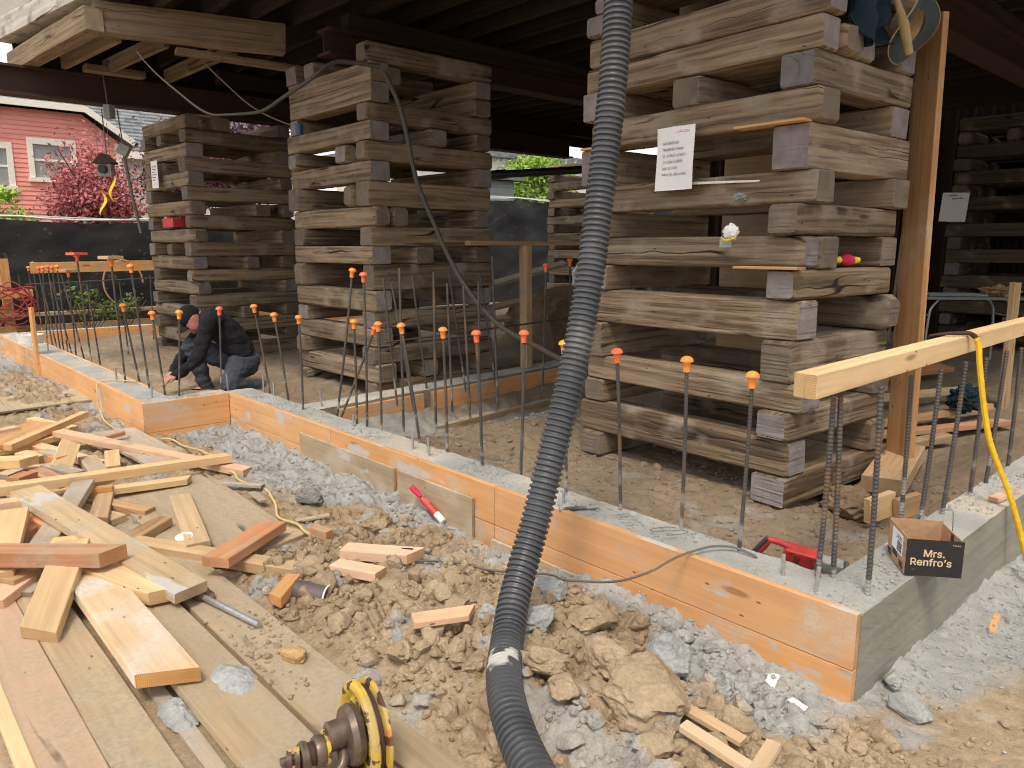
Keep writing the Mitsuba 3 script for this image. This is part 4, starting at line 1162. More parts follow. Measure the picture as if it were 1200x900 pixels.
# ------------------------------------------------------------------ lumber pile
for lab, mat, A, B, w, t, roll in [
('long yellow stick lying across the top of the offcut pile, clean end to the right', 'lumber_yellow', (0.459, 5.133, 0.24), (2.034, 5.302, 0.12), 0.1, 0.055, 0),
('long pinkish stick crossing under the long yellow stick at the back of the pile', 'lumber_pink', (1.276, 6.921, 0.13), (2.077, 5.085, 0.05), 0.1, 0.05, 0),
('short offcut with a slanted end just under the right part of the long yellow stick', 'lumber_yellow', (1.196, 5.104, 0.1), (1.665, 5.056, 0.08), 0.09, 0.04, 0),
('pale yellow stick at the back of the pile rising to the upper right', 'lumber_yellow', (0.882, 6.658, 0.13), (1.577, 7.368, 0.17), 0.07, 0.05, 0),
('wide orange plywood scrap leaning at the back left of the pile', 'lumber_orange', (0.809, 6.758, 0.13), (1.224, 7.208, 0.16), 0.2, 0.03, 8),
('stick end leaning over the wide orange scrap at the left edge of the photo', 'lumber_pink', (0.723, 6.979, 0.17), (1.021, 7.073, 0.18), 0.09, 0.04, 0),
('blunt stick whose sawn end faces right, at the left edge below the wide orange scrap', 'lumber_yellow', (0.613, 6.083, 0.19), (0.895, 5.883, 0.19), 0.12, 0.06, 0),
('upright wedge block with a bright triangular face in the middle of the pile', 'lumber_yellow', (1.201, 6.092, 0.21), (1.073, 5.846, 0.09), 0.13, 0.06, -30),
('small block with a grey weathered end beside the bright wedge block', 'lumber_dusty', (1.043, 6.263, 0.14), (1.114, 6.073, 0.14), 0.09, 0.07, 0),
("pale rounded block behind the blunt stick end at the pile's left", 'lumber_yellow', (0.92, 6.361, 0.13), (1.036, 6.179, 0.12), 0.1, 0.06, 0),
('pinkish square block lying flat behind the long yellow stick', 'lumber_dusty', (1.293, 6.106, 0.08), (1.261, 5.654, 0.07), 0.12, 0.05, 0),
('cream coloured block leaning against the long pinkish stick', 'lumber_yellow', (1.448, 6.044, 0.11), (1.367, 5.726, 0.07), 0.1, 0.04, 0),
('dark red block sitting flat under the blunt stick end', 'lumber_red', (0.753, 5.646, 0.13), (0.874, 5.74, 0.13), 0.1, 0.06, 0),
('brown plank end lying under the long yellow stick, left of the wedge block', 'lumber_red', (0.926, 5.935, 0.1), (0.972, 5.489, 0.12), 0.1, 0.05, 0),
('grey dusty short board between the wedge block and the long yellow stick', 'lumber_dusty', (1.012, 5.951, 0.11), (1.12, 5.578, 0.11), 0.1, 0.04, 0),
('short brown offcut coming toward us from under the slanted-end offcut', 'lumber_brown', (1.18, 5.16, 0.09), (1.003, 4.626, 0.08), 0.1, 0.04, 0),
('small cracked block tucked under the long yellow stick', 'lumber_orange', (1.081, 5.103, 0.12), (1.198, 5.066, 0.12), 0.06, 0.05, 0),
('long cement-spattered board diagonally across the pile', 'lumber_cement', (0.728, 5.013, 0.22), (1.029, 3.214, 0.14), 0.16, 0.05, 0),
('grey-stained offcut passing under the diagonal cement-spattered board', 'lumber_dusty', (1.058, 5.148, 0.17), (0.633, 4.196, 0.13), 0.12, 0.05, 0),
('red-brown timber lying level across the left of the pile, sawn end right', 'lumber_red', (0.368, 4.08, 0.24), (0.835, 3.641, 0.24), 0.12, 0.07, 0),
('thick yellow offcut, sawn end pointing down right, beside the white-smeared board', 'lumber_yellow', (0.788, 3.774, 0.14), (0.946, 3.267, 0.14), 0.135, 0.06, 0),
('yellow board leaning off the front of the pile with its sawn end toward us', 'lumber_yellow', (0.738, 3.949, 0.22), (0.466, 3.323, 0.1), 0.145, 0.055, 0),
('wide board smeared with white cement, its orange sawn end jutting toward us', 'lumber_whitewash', (0.751, 3.936, 0.12), (0.733, 2.614, 0.13), 0.19, 0.055, 0),
('orange scrap lying on the dusty sheet behind the white lid', 'lumber_orange', (1.281, 5.127, 0.07), (1.371, 5.19, 0.07), 0.07, 0.04, 0),
('thick dusty block under the long yellow stick at the far left', 'lumber_dusty', (0.722, 5.818, 0.12), (0.83, 5.886, 0.13), 0.1, 0.07, 0),
('pale stick passing behind the blunt stick end at the far left', 'lumber_pink', (0.654, 6.1, 0.1), (1.034, 5.966, 0.09), 0.1, 0.05, 0),
('grey dusty plank under the broad yellow board at the left edge', 'lumber_dusty', (0.869, 5.129, 0.09), (0.556, 4.31, 0.08), 0.12, 0.04, 0),
('tan offcut poking out under the thick yellow offcut', 'lumber_brown', (0.859, 3.544, 0.07), (0.823, 3.85, 0.07), 0.1, 0.05, 0),
('yellow offcut end under the diagonal board beside the grey-stained offcut', 'lumber_yellow', (0.759, 4.192, 0.16), (0.646, 3.938, 0.15), 0.12, 0.05, 0),
('pink offcut lying under the blunt stick end, nearest the left edge', 'lumber_pink', (0.652, 5.742, 0.1), (0.786, 5.412, 0.11), 0.12, 0.05, 0),
('low pink stick along the back of the pile at the left edge', 'lumber_pink', (0.86, 7.671, 0.07), (1.351, 5.98, 0.05), 0.1, 0.045, 0),
('tan stick lying low from the left edge toward the long yellow stick', 'lumber_tan', (0.549, 5.004, 0.1), (1.274, 5.447, 0.09), 0.09, 0.045, 0),
('brown stick buried under the diagonal board', 'lumber_brown', (0.761, 5.661, 0.09), (1.287, 4.636, 0.06), 0.09, 0.045, 0),
('red stick end under the broad yellow board', 'lumber_red', (0.865, 4.873, 0.12), (0.469, 4.38, 0.11), 0.09, 0.05, 0),
('grey stick under the leaning yellow board and the red-brown timber', 'lumber_dusty', (0.864, 4.238, 0.09), (0.496, 3.828, 0.07), 0.09, 0.04, 0),
('pink board end showing below the red-brown timber at the left edge', 'lumber_pink', (0.681, 4.13, 0.11), (0.363, 3.781, 0.09), 0.12, 0.045, 0),
('yellow offcut lying flat at the back left, under the pale rising stick', 'lumber_yellow', (0.793, 6.755, 0.08), (1.302, 7.012, 0.08), 0.11, 0.045, 0),
('short orange block behind the dark red block', 'lumber_orange', (1.036, 5.946, 0.15), (1.184, 6.041, 0.14), 0.09, 0.05, 0),
('tan offcut across the dusty sheet under the short brown offcut', 'lumber_tan', (0.961, 5.056, 0.06), (1.115, 4.633, 0.05), 0.1, 0.04, 0),
('pale stick end at the back left corner of the pile', 'lumber_yellow', (1.265, 7.982, 0.06), (1.474, 7.35, 0.05), 0.08, 0.04, 0),
('short weathered offcut beside the white lid', 'lumber_brown', (1.278, 4.358, 0.09), (1.044, 4.205, 0.07), 0.11, 0.045, 0),
('flat tan board lying on the dusty sheet, pointing away toward the wall', 'lumber_tan', (1.509, 4.778, 0.065), (1.281, 3.827, 0.09), 0.12, 0.035, 0),
("long pale stick lying under the red-brown chunk at the pile's right", 'lumber_tan', (1.05, 4.15, 0.08), (1.552, 3.254, 0.07), 0.1, 0.055, 0),
('red-brown chunk with a worn top bridging the long pale stick', 'lumber_red', (1.222, 3.442, 0.15), (1.682, 3.79, 0.12), 0.14, 0.05, 0),
('grey board lying flat behind the red-brown chunk', 'lumber_dusty', (1.514, 3.717, 0.04), (1.817, 3.808, 0.03), 0.18, 0.03, 0),
('broad yellow board going under the red-brown timber at the left edge of the photo', 'lumber_yellow', (0.619, 4.716, 0.2), (0.416, 3.931, 0.15), 0.14, 0.045, 0),
('pinkish stick end poking in from the left under the diagonal board', 'lumber_pink', (0.466, 4.891, 0.21), (0.705, 4.888, 0.2), 0.1, 0.05, 0),
('dark brown block under the red-brown timber, left of the leaning yellow board', 'lumber_brown', (0.448, 3.905, 0.12), (0.574, 3.978, 0.12), 0.1, 0.07, 0),
('pinkish offcut behind the diagonal board, right of the broad yellow board', 'lumber_red', (0.712, 4.82, 0.14), (0.755, 4.527, 0.14), 0.1, 0.05, 0),
('splintered orange scrap with a grey square end, beside the rusty sheet-metal tube', 'lumber_orange', (1.463, 3.126, 0.1), (1.306, 2.989, 0.09), 0.07, 0.05, 0),
("pink sawn offcut lying behind its twin in front of the yellow cord's plug", 'lumber_pink', (1.792, 3.236, 0.11), (2.023, 2.937, 0.11), 0.11, 0.05, 0),
("pink split offcut lying in front of its twin beside the yellow cord's plug", 'lumber_pink', (1.662, 3.098, 0.11), (1.773, 2.865, 0.11), 0.09, 0.045, 0),
('lone splintered pinkish scrap lying on the clods left of the black hose', 'lumber_pink', (1.564, 2.301, 0.16), (1.782, 2.199, 0.16), 0.085, 0.028, 0),
('upper of two parallel slats lying beyond the big boulder', 'lumber_pale', (1.967, 1.289, 0.09), (1.981, 1.086, 0.07), 0.045, 0.02, 0),
('lower of two parallel slats lying beyond the big boulder', 'lumber_pale', (1.862, 1.233, 0.11), (1.873, 1.0, 0.08), 0.045, 0.025, 0),
('stubby slat end at the bottom of the photo right of the two parallel slats', 'lumber_pale', (2.03, 1.012, 0.08), (1.854, 0.977, 0.08), 0.045, 0.03, 0),
('thin grey slat on the cement crumbs behind the yellow cord', 'lumber_dusty', (1.884, 4.566, 0.05), (1.869, 4.355, 0.05), 0.05, 0.015, 0),
('long thin grey slat under the end of the long pinkish stick', 'lumber_dusty', (1.827, 4.885, 0.05), (1.998, 4.654, 0.05), 0.05, 0.02, 0),
('thin grey strip on the cement crumbs near the dark grey stone', 'lumber_dusty', (1.891, 3.978, 0.02), (2.09, 3.934, 0.02), 0.04, 0.015, 0),
('square scrap block half buried behind the yellow cord', 'lumber_red', (1.801, 3.577, 0.12), (1.829, 3.451, 0.12), 0.05, 0.08, 0),
('scrap stick pointing up right behind the long pinkish stick', 'lumber_red', (1.54, 6.572, 0.1), (1.681, 6.567, 0.12), 0.05, 0.03, 0),
('tan block lying by the foot of the tall plank post', 'lumber_brown', (5.505, 1.924, 0.24), (4.563, 1.705, 0.24), 0.24, 0.1, 0),
('yellow scrap board standing behind the black carton', 'lumber_yellow', (4.036, 1.581, 0.26), (4.225, 1.524, 0.28), 0.04, 0.14, 0),
('dark brown scrap standing right of the yellow scrap behind the carton', 'lumber_brown', (4.183, 1.487, 0.25), (4.331, 1.428, 0.27), 0.04, 0.12, 0)]:
    A, B = np.array(A), np.array(B)
    X, Y, Z = frame(A, B, roll)
    name = 'lumber_offcut'
    L = np.linalg.norm(B - A)
    sl = (w * .55 if 'slanted' in lab or 'sawn' in lab or 'splintered' in lab else w * random.uniform(-.12, .12))
    single(name, lab, 'lumber', beam(A - Z * t / 2, B - Z * t / 2, w, t, .0025, roll, max(2, int(L / .25)), .004 if w > .05 else .002, 1, sl), mat, False)

PL = [('narrow yellow plank edge at the very bottom left corner of the photo', 'lumber_yellow', .28, .045, .2, 3.3, .05),
      ('reddish walking plank, leftmost of the wide planks at the bottom left', 'walk_plank_red', .38, .17, .6, 4.1, .045),
      ('tan walking plank under the end of the white-smeared board', 'walk_plank', .553, .17, .6, 4.0, .042),
      ('narrow grey board in the gap beside the tan walking plank', 'lumber_dusty', .722, .055, .9, 2.75, .012),
      ('wide walking plank with a splash of grey mortar on it', 'walk_plank', .884, .23, .6, 3.9, .06),
      ('wide dusty plank farthest right, with the yellow hoist trolley standing on it', 'walk_plank', 1.152, .24, .55, 3.95, .035)]
for lab, mat, x, w, y0, y1, zt in PL:
    t = .04
    single('walking_plank', lab, 'plank', beam((x + .0, y0, zt - t / 2), (x + (.0 if w < .2 else -.012), y1, zt - t / 2 + .004), w, t, .003, 0, 12, .006), mat, False)


def sheet(name, lab, poly, z, t, mat, cat='plywood sheet'):
    v, f = prism(poly, z - t, z)
    _piece[0] += 1
    uv = np.column_stack([20 * _piece[0] + 10 + (v[:, 1] - np.mean(v[:, 1])), v[:, 0]])
    v2, f2, u2 = v[f].reshape(-1, 3), np.arange(len(f) * 3).reshape(-1, 3), uv[f].reshape(-1, 2)
    single(name, lab, cat, (v2, f2, u2), mat, False)


sheet('plywood_sheet', 'dusty plywood sheet on the ground under the right side of the offcut pile', [(1.20, 5.2), (1.84, 5.28), (1.80, 3.95), (1.55, 3.70), (1.18, 3.95)], .032, .02, 'walk_plank')
sheet('plywood_sheet', 'dusty plywood sheet on the ground at the left edge beyond the pile', [(1.05, 8.45), (1.93, 8.52), (2.02 - .12, 9.55), (1.2, 9.75)], .06, .02, 'walk_plank')
sheet('plywood_sheet', 'grey dusty panel on the ground behind the long pinkish stick', [(1.50, 7.0), (1.86, 6.98), (1.88, 5.75), (1.58, 5.6)], .05, .02, 'lumber_dusty')


def splat(name, lab, c, rx, ry, h, seed, cat='mortar'):
    n = 34
    t = np.linspace(0, 2 * PI, 64, endpoint=False)
    vs, fs = [], []
    rr = np.linspace(0, 1, 14)
    T_, R_ = np.meshgrid(t, rr)
    rad = 1 + .5 * (meshkit.fbm(np.stack([np.cos(t) * 1.6, np.sin(t) * 1.6, 0 * t + seed], -1), 3, seed) - .5)
    X = c[0] + rx * R_ * np.cos(T_) * rad
    Y = c[1] + ry * R_ * np.sin(T_) * rad
    P = np.stack([X, Y, 0 * X], -1)
    Z = c[2] + h * (1 - R_ ** 2) * (.35 + 1.3 * meshkit.fbm(P * 38, 3, seed)) - .002
    ii = np.arange(X.size).reshape(X.shape)
    nx = np.roll(ii, -1, axis=1)
    f = np.concatenate([np.stack([ii[:-1], nx[1:], nx[:-1]], -1).reshape(-1, 3), np.stack([ii[:-1], ii[1:], nx[1:]], -1).reshape(-1, 3)])
    single(name, lab, cat, (np.stack([X, Y, Z], -1).reshape(-1, 3), f), 'cement', 60)


splat('mortar_splash', 'grey splash of mortar on the wide walking plank', (.93, 2.52, .06), .075, .13, .022, 3)
splat('mortar_splash', 'grey mortar dropped in the gap beside the tan walking plank', (.73, 2.52, .012), .05, .12, .035, 4)

# ------------------------------------------------------------------ the black hose
hp = spline([
(2.719, 2.285, 2.934),
(2.7, 2.275, 2.792),
(2.682, 2.265, 2.649),
(2.623, 2.237, 2.289),
(2.537, 2.221, 1.818),
(2.459, 2.198, 1.491),
(2.335, 2.175, 1.096),
(2.206, 2.157, 0.783),
(2.051, 2.122, 0.453),
(1.897, 2.06, 0.261),
(1.72, 1.923, 0.128),
(1.474, 1.644, 0.145),
(1.386, 1.485, 0.12),
(1.317, 1.313, 0.1),
(1.225, 1.128, 0.09)], 620)
n_ = len(hp)
ln = np.concatenate([[0], np.cumsum(np.linalg.norm(np.diff(hp, axis=0), axis=1))])
path = np.stack([np.interp(np.linspace(0, ln[-1], 1500), ln, hp[:, i]) for i in range(3)], -1)
from scipy.ndimage import gaussian_filter1d
path = gaussian_filter1d(path, 26, axis=0, mode='nearest')
ln = np.concatenate([[0], np.cumsum(np.linalg.norm(np.diff(path, axis=0), axis=1))])
ph = (ln / .0245) % 1
rr = .0630 - .0100 * sst(np.abs(ph - .5), .18, .34)
hose = thing('corrugated_hose', 'thick black corrugated hose hanging down the middle of the photo to the dirt', 'hose')
put(hose, tube(path, rr, 32), 'hose_plastic', 45)

# ------------------------------------------------------------------ M: measured points
M = {'note1':[(3.261, 2.441, 2.224), (3.405, 2.31, 2.249), (3.415, 2.301, 1.951), (3.265, 2.437, 1.934)],
'hand':(2.322, 7.252, 0.3),
'hand2':(2.427, 7.262, 0.31),
'p_head':(2.753, 7.973, 0.889),
'p_brim':(2.65, 7.931, 0.741),
'p_chin':(2.819, 7.913, 0.783),
'p_neck':(2.907, 7.9, 0.867),
'p_shL':(3.009, 7.74, 0.801),
'p_shR':(2.749, 8.247, 0.726),
'p_chest':(2.929, 7.948, 0.674),
'p_back':(3.21, 7.896, 0.684),
'p_hip':(3.304, 7.945, 0.364),
'p_hip2':(3.203, 8.172, 0.301),
'p_elL':(2.866, 7.668, 0.414),
'p_wrL':(2.645, 7.801, 0.254),
'p_elR':(2.631, 8.152, 0.41),
'p_wrR':(2.57, 8.005, 0.254),
'p_knA':(2.683, 7.834, 0.616),
'p_anA':(2.795, 8.003, 0.136),
'p_knB':(3.118, 7.641, 0.218),
'p_anB':(3.461, 8.072, 0.14),
'p_toeA':(2.653, 7.862, 0.075),
'cable':[(3.822, 5.852, 3.095), (3.925, 5.757, 2.777), (3.986, 5.635, 2.193), (4.073, 5.488, 1.786), (4.139, 5.157, 1.27), (4.187, 4.708, 0.929), (4.242, 4.253, 0.775), (4.239, 3.985, 0.695), (4.2, 3.749, 0.516)],
'cable2':[(2.471, 8.027, 3.438), (2.649, 7.594, 3.052), (2.893, 7.237, 2.807), (3.114, 6.901, 2.813), (3.23, 6.525, 2.923), (3.333, 6.161, 3.052), (3.55, 6.098, 3.185), (3.85, 5.961, 3.166)],
'cable3':[(3.207, 8.439, 3.581), (3.393, 8.269, 3.326), (3.635, 8.05, 3.05), (3.898, 7.81, 2.893)],
'pend1':[(2.769, 10.325, 3.725), (2.794, 10.302, 3.24)],
'pend1b':[(2.762, 10.466, 3.257), (2.77, 10.459, 2.716)],
'pend2':[(2.901, 10.34, 3.257), (2.93, 10.313, 2.787)],
'bell':(2.752, 10.475, 2.574),
'boxp':(2.929, 10.314, 2.777),
'boxq':(2.8, 10.296, 3.21),
'tape1':(3.082, 12.068, 2.223),
'tape2':(3.205, 11.956, 2.435),
'tape3':(3.305, 13.893, 2.132),
'cord':[(2.185, 7.946, 0.29), (1.936, 8.248, 0.28), (1.835, 7.991, 0.2), (1.839, 7.972, 0.05), (1.74, 7.296, 0.04), (1.76, 6.784, 0.03)],
'cord2':[(1.933, 6.456, 0.04), (1.996, 6.137, 0.04), (2.046, 5.812, 0.04), (1.998, 5.318, 0.04), (1.952, 4.864, 0.04), (1.993, 4.751, 0.04), (2.001, 4.571, 0.04), (1.896, 4.283, 0.04), (1.847, 4.062, 0.04), (1.845, 3.893, 0.04), (1.819, 3.737, 0.04), (1.794, 3.542, 0.04), (1.809, 3.403, 0.04), (1.836, 3.257, 0.04), (1.904, 3.123, 0.04), (1.963, 3.041, 0.04)],
'plug':[(1.91, 3.013, 0.06), (1.971, 2.93, 0.06)],
'cord3':[(1.983, 2.949, 0.05), (2.109, 2.891, 0.05), (2.184, 2.78, 0.05), (2.242, 2.619, 0.05), (2.33, 2.499, 0.05), (2.425, 2.361, 0.05), (2.355, 2.216, 0.1), (2.38, 2.053, 0.14), (2.376, 1.906, 0.2), (2.435, 1.775, 0.28), (2.593, 1.759, 0.3), (2.747, 1.733, 0.3), (2.85, 1.646, 0.29), (2.851, 1.563, 0.28), (3.037, 1.579, 0.18)],
'rodw':[(2.637, 2.542, 0.285), (2.817, 2.43, 0.285)],
'saw':(3.213, 1.629, 0.12),
'saw1':(3.208, 1.701, 0.12),
'saw2':(3.281, 1.532, 0.08),
'pry':[(4.322, 1.272, 1.133), (4.319, 1.234, 0.995), (4.34, 1.121, 0.651), (4.392, 1.006, 0.324), (4.449, 0.927, 0.053)],
'box':[(3.142, 1.049, 0.27), (3.325, 1.214, 0.27), (3.249, 0.908, 0.27)]}

# carton on the wall
bx = thing('carton', 'open black and brown cardboard carton standing on the bare concrete wall', 'cardboard box')
e1 = np.array([.604, -.797, 0])
e2 = np.array([.797, .604, 0])
O = np.array([3.150, 1.060, .274])
bwid, bdep, bh, th = .215, .235, .155, .004


def bpanel(o, ex, lx, ez, lz, nrm, t=th):
    o = np.asarray(o)
    c = [o, o + ex * lx, o + ex * lx + ez * lz, o + ez * lz]
    v = np.array(c + [p + nrm * t for p in c])
    hull = trimesh.convex.convex_hull(v)
    return np.array(hull.vertices), np.array(hull.faces)


up = np.array([0, 0, 1.])
part(bx, 'front_panel', bpanel(O, e1, bwid, up, bh, e2), 'carton_black', False, 'black printed front panel')
part(bx, 'side_panel', bpanel(O + e2 * .0045, e2, bdep - .009, up, bh + .004, e1), 'cardboard', False)
part(bx, 'side_panel', bpanel(O + e2 * .0045 + e1 * (bwid - th), e2, bdep - .009, up, bh - .004, e1), 'cardboard', False)
part(bx, 'back_panel', bpanel(O + e2 * (bdep - th), e1, bwid, up, bh + .006, e2), 'cardboard', False)
part(bx, 'base', bpanel(O + e2 * .005 + e1 * .005, e1, bwid - .01, e2, bdep - .01, up), 'cardboard', False)
part(bx, 'flap', bpanel(O + e1 * .11 + e2 * .012 + up * .07, e1 * .9 + up * .25, .045, up * .8 - e1 * .4, .05, e2, .002), 'cardboard', False)
for i, (s, l) in enumerate(((.02, .05), (.10, .06), (.17, .05))):
    part(bx, 'print_patch', bpanel(O + e2 * (.005 + s) - e1 * .0012 + up * (.008 if i != 1 else .03), e2, l, up * .9 + e2 * .35, .03 if i != 1 else .07, e1, .001), 'carton_black', False)
part(bx, 'tape', bpanel(O + e1 * (bwid - .0052) + e2 * .10 + up * .02, e2, .03, up, bh - .03, e1, .001), 'carton_black', False)
lb = part(bx, 'shipping_label', bpanel(O + e2 * .045 - e1 * .0025 + up * .058, e2, .135, up, .088, e1, .001), 'paper', False)
bars = [bpanel(O + e2 * (.055 + .0065 * i) - e1 * .0034 + up * .066, e2, .002 + .0028 * ((i * 7) % 3 == 0), up, .044, e1, .0006) for i in range(9)]
bars += [bpanel(O + e2 * (.055 + .003 * (i % 2)) - e1 * .0034 + up * (.118 + .006 * i), e2, .07 - .02 * (i % 2), up, .0025, e1, .0006) for i in range(3)]
put(lb + '__printed_bars', merge(*bars), 'ink', False)
for txt, h_, dx_, dz_ in (('Mrs.', .0295, .062, .084), ('Renfro\u2019s', .0295, .014, .046), ('16 oz.', .008, .170, .135)):
    part(bx, 'lettering', text_on([(txt, 0)], h_, O + e1 * dx_ + up * dz_ - e2 * .0008, e1, up, .0008, h_ > .01), 'print_tan', False)

# notice
nt = thing('paper_notice', 'white printed notice pinned to the front of the biggest timber stack', 'paper sign')
q0, q1, q2, q3 = [np.array(p) for p in M['note1']]
ang1 = b1
exn = np.array([-b1[0], -b1[1], 0])
nn = np.array([-a1[0], -a1[1], 0])
o_ = on1(-.052, .0, 0)
cN = np.array([3.335, 2.375, 2.088])
cN = on1(-.062, .845, 2.135)
W_, H_ = .285, .375
X_, Y_ = np.meshgrid(np.linspace(-.5, .5, 9), np.linspace(-.5, .5, 13))
wv = .006 * np.sin(X_ * 5 + Y_ * 4) + .004 * Y_ ** 2
v_ = cN + X_[..., None] * W_ * exn + Y_[..., None] * H_ * up + wv[..., None] * nn
ii = np.arange(X_.size).reshape(X_.shape)
qq = np.stack([ii[:-1, :-1], ii[:-1, 1:], ii[1:, 1:], ii[1:, :-1]], -1).reshape(-1, 4)
v_ = v_.reshape(-1, 3)
put(nt, (np.vstack([v_, v_ - nn * .0008]), np.vstack([qq[:, [0, 1, 2]], qq[:, [0, 2, 3]], qq[:, [2, 1, 0]] + len(v_), qq[:, [3, 2, 0]] + len(v_)])), 'paper', 60)


def on_sheet(g):
    v, f = g
    u = (v - cN) @ exn / W_
    w = (v - cN)[:, 2] / H_
    return v + (.006 * np.sin(u * 5 + w * 4) + .004 * w ** 2)[:, None] * nn, f


part(nt, 'lettering', on_sheet(text_on([('SEGURIDAD', 0), ('PRIMERO PARA', 0), ('EL VIRUS COVID-', 0), ('19 USA CUBRE', 0), ('BOCA POR', 0), ('FAVOR, GRACIAS', 0)], .0165, cN - exn * .098 + up * .085 + nn * .0012, exn, up, .0005, False, 2.25)), 'ink', False)
part(nt, 'heading', on_sheet(merge(text_on([('2020-2021', 0)], .006, cN + exn * .022 + up * .127 + nn * .0012, exn, up, .0005), bpanel(cN + exn * .015 + up * .118 + nn * .001, exn, .075, up, .003, nn, .0006))), 'ink_red', False) if False else \
    part(nt, 'heading_rule', on_sheet(merge(bpanel(cN + exn * .012 + up * .150 + nn * .001, exn, .095, up, .0032, nn, .0006), bpanel(cN + exn * .022 + up * .160 + nn * .001, exn, .08, up, .0022, nn, .0006))), 'ink_red', False)

n3 = thing('paper_notice', 'small white notice pinned to the third timber stack behind the worker', 'paper sign')
p3 = N3 + b3 * .93 - a3 * .075
put(n3, beam((p3[0], p3[1], 2.40), (p3[0], p3[1], 2.76), .24, .003, .001, 2), 'paper', False)
x3 = np.array([-b3[0], -b3[1], 0])
part(n3, 'lettering', merge(*[bpanel(np.array([p3[0], p3[1], 2.68 - .035 * i]) - x3 * .075 - np.array([a3[0], a3[1], 0]) * .0045, x3, .15 - .03 * (i % 3), up, .008, np.array([-a3[0], -a3[1], 0]), .001) for i in range(6)]), 'ink', False)
n5 = thing('paper_notice', 'crumpled paper note with a scrawled heading on the dark right-hand stack', 'paper sign')
C5 = np.array((12.681, 2.387))
p5 = C5 + b5 * 1.68 - a5 * .10
put(n5, beam((p5[0], p5[1], 1.98), (p5[0] + .02, p5[1] - .02, 2.40), .36, .003, .001, 2), 'paper', False)
x5 = np.array([-b5[0], -b5[1], 0])
scr = []
for i, (dx, w_, z_) in enumerate(((-.05, .10, 2.36), (-.02, .15, 2.315))):
    t = np.linspace(0, 1, 40)
    pts = np.array([p5[0], p5[1], 0]) + (dx + w_ * t)[:, None] * x5 - np.array([a5[0], a5[1], 0]) * .006
    pts[:, 2] = z_ + .012 * np.sin(t * 60) * (.5 + .5 * np.sin(t * 17))
    scr.append(tube(pts, .003, 4))
part(n5, 'handwriting', merge(*scr), 'ink', 40)

# ------------------------------------------------------------------ small things on the stacks
def crumple(c, r, seed, flat=.6, sub=4, amp=1.1):
    s = trimesh.creation.icosphere(subdivisions=sub)
    v = np.array(s.vertices)
    d = np.abs(meshkit.fbm(v * 1.9 + seed, 4, seed) - .5) * 2
    v = v * (.62 + amp * d)[:, None]
    v[:, 2] *= flat
    return v * r + np.asarray(c), np.array(s.faces)


mk = thing('dust_mask', 'white dust mask hanging over the edge of a beam on the biggest stack', 'dust mask')
mc = on1(-.085, .40, 1.69)
v, f_ = crumple((0, 0, 0), .072, 12, .8, 3, .45)
put(mk, (v * [.45, 1, 1] + mc, f_), 'white_plastic', True)
t = np.linspace(0, 1, 30)
part(mk, 'strap', merge(tube(mc + np.stack([-.02 - .012 * np.sin(t * PI), .05 - .10 * t, -.03 - .02 * np.sin(t * PI)], -1), .0035, 5), tube(mc + np.stack([-.02 - .01 * np.sin(t * PI), .045 - .09 * t, -.045 - .01 * np.sin(t * PI * 2)], -1), .003, 5)), 'tape_yellow', 40)
part(mk, 'folded_flap', obox(mc + [-.012, .022, -.064], (.012, .07, .05), 5), 'mesh_grey', False)
single('crumpled_glove', 'pale crumpled rag lying between beams just right of the white notice', 'rag', crumple(on1(.04, .42, 1.888), .075, 5, .5, 4, .6), 'mesh_grey', 45)
yr = thing('line_reel', 'pink mason line wound on a yellow reel lying on the biggest stack', 'string reel')
yc = on1(.62, .06, 1.525)
ax_ = np.array([.88, -.47, 0])
put(yr, revolve([(0, -.085), (.016, -.085), (.022, -.05), (.012, -.04), (.012, .04), (.022, .05), (.016, .085), (0, .085)], 16, yc, ax_), 'tape_yellow', 40)
s = np.linspace(0, 1, 240)
hel = yc + ((s - .5) * .075)[:, None] * ax_ + (.020 + .012 * np.sin(s * PI))[:, None] * (np.cos(s * 90)[:, None] * up + np.sin(s * 90)[:, None] * np.cross(ax_, up))
part(yr, 'wound_line', tube(hel, .0045, 5), 'string_pink', 40)
single('white_board_scrap', 'pale board end sticking out behind the white notice', 'board', beam(on1(.02, .98, 2.0), on1(.1, .3, 1.985), .16, .012, .002, 10), 'white_trim', False)
cupc = np.array([*(N2 + b2 * 1.42 - a2 * -.03), 2.775])
single('paper_cup', 'blue paper cup tucked between beams near the top of the second stack', 'cup', revolve([(0, 0), (.036, 0), (.045, .12), (.041, .12), (.033, .006), (0, .006)], 20, cupc), 'blue_can')
rt = thing('battery_tool', 'red cordless tool resting inside the third stack below the small notice', 'power tool')
rp = np.array([*(N3 + b3 * .75 + a3 * .06), 1.852])
part(rt, 'body', obox(rp + [0, 0, .08], (.16, .34, .12), 5), 'tool_red', False)
part(rt, 'battery', obox(rp + [0, .05, .01 + .02], (.13, .2, .05), 5), 'tool_grey', False)
part(rt, 'clip', obox(rp + [-.02, .1, .15], (.1, .1, .03), 5), 'mesh_grey', False)

# jacket and hat at the top of the biggest stack
jk = on1(.42, .02, 2.83)


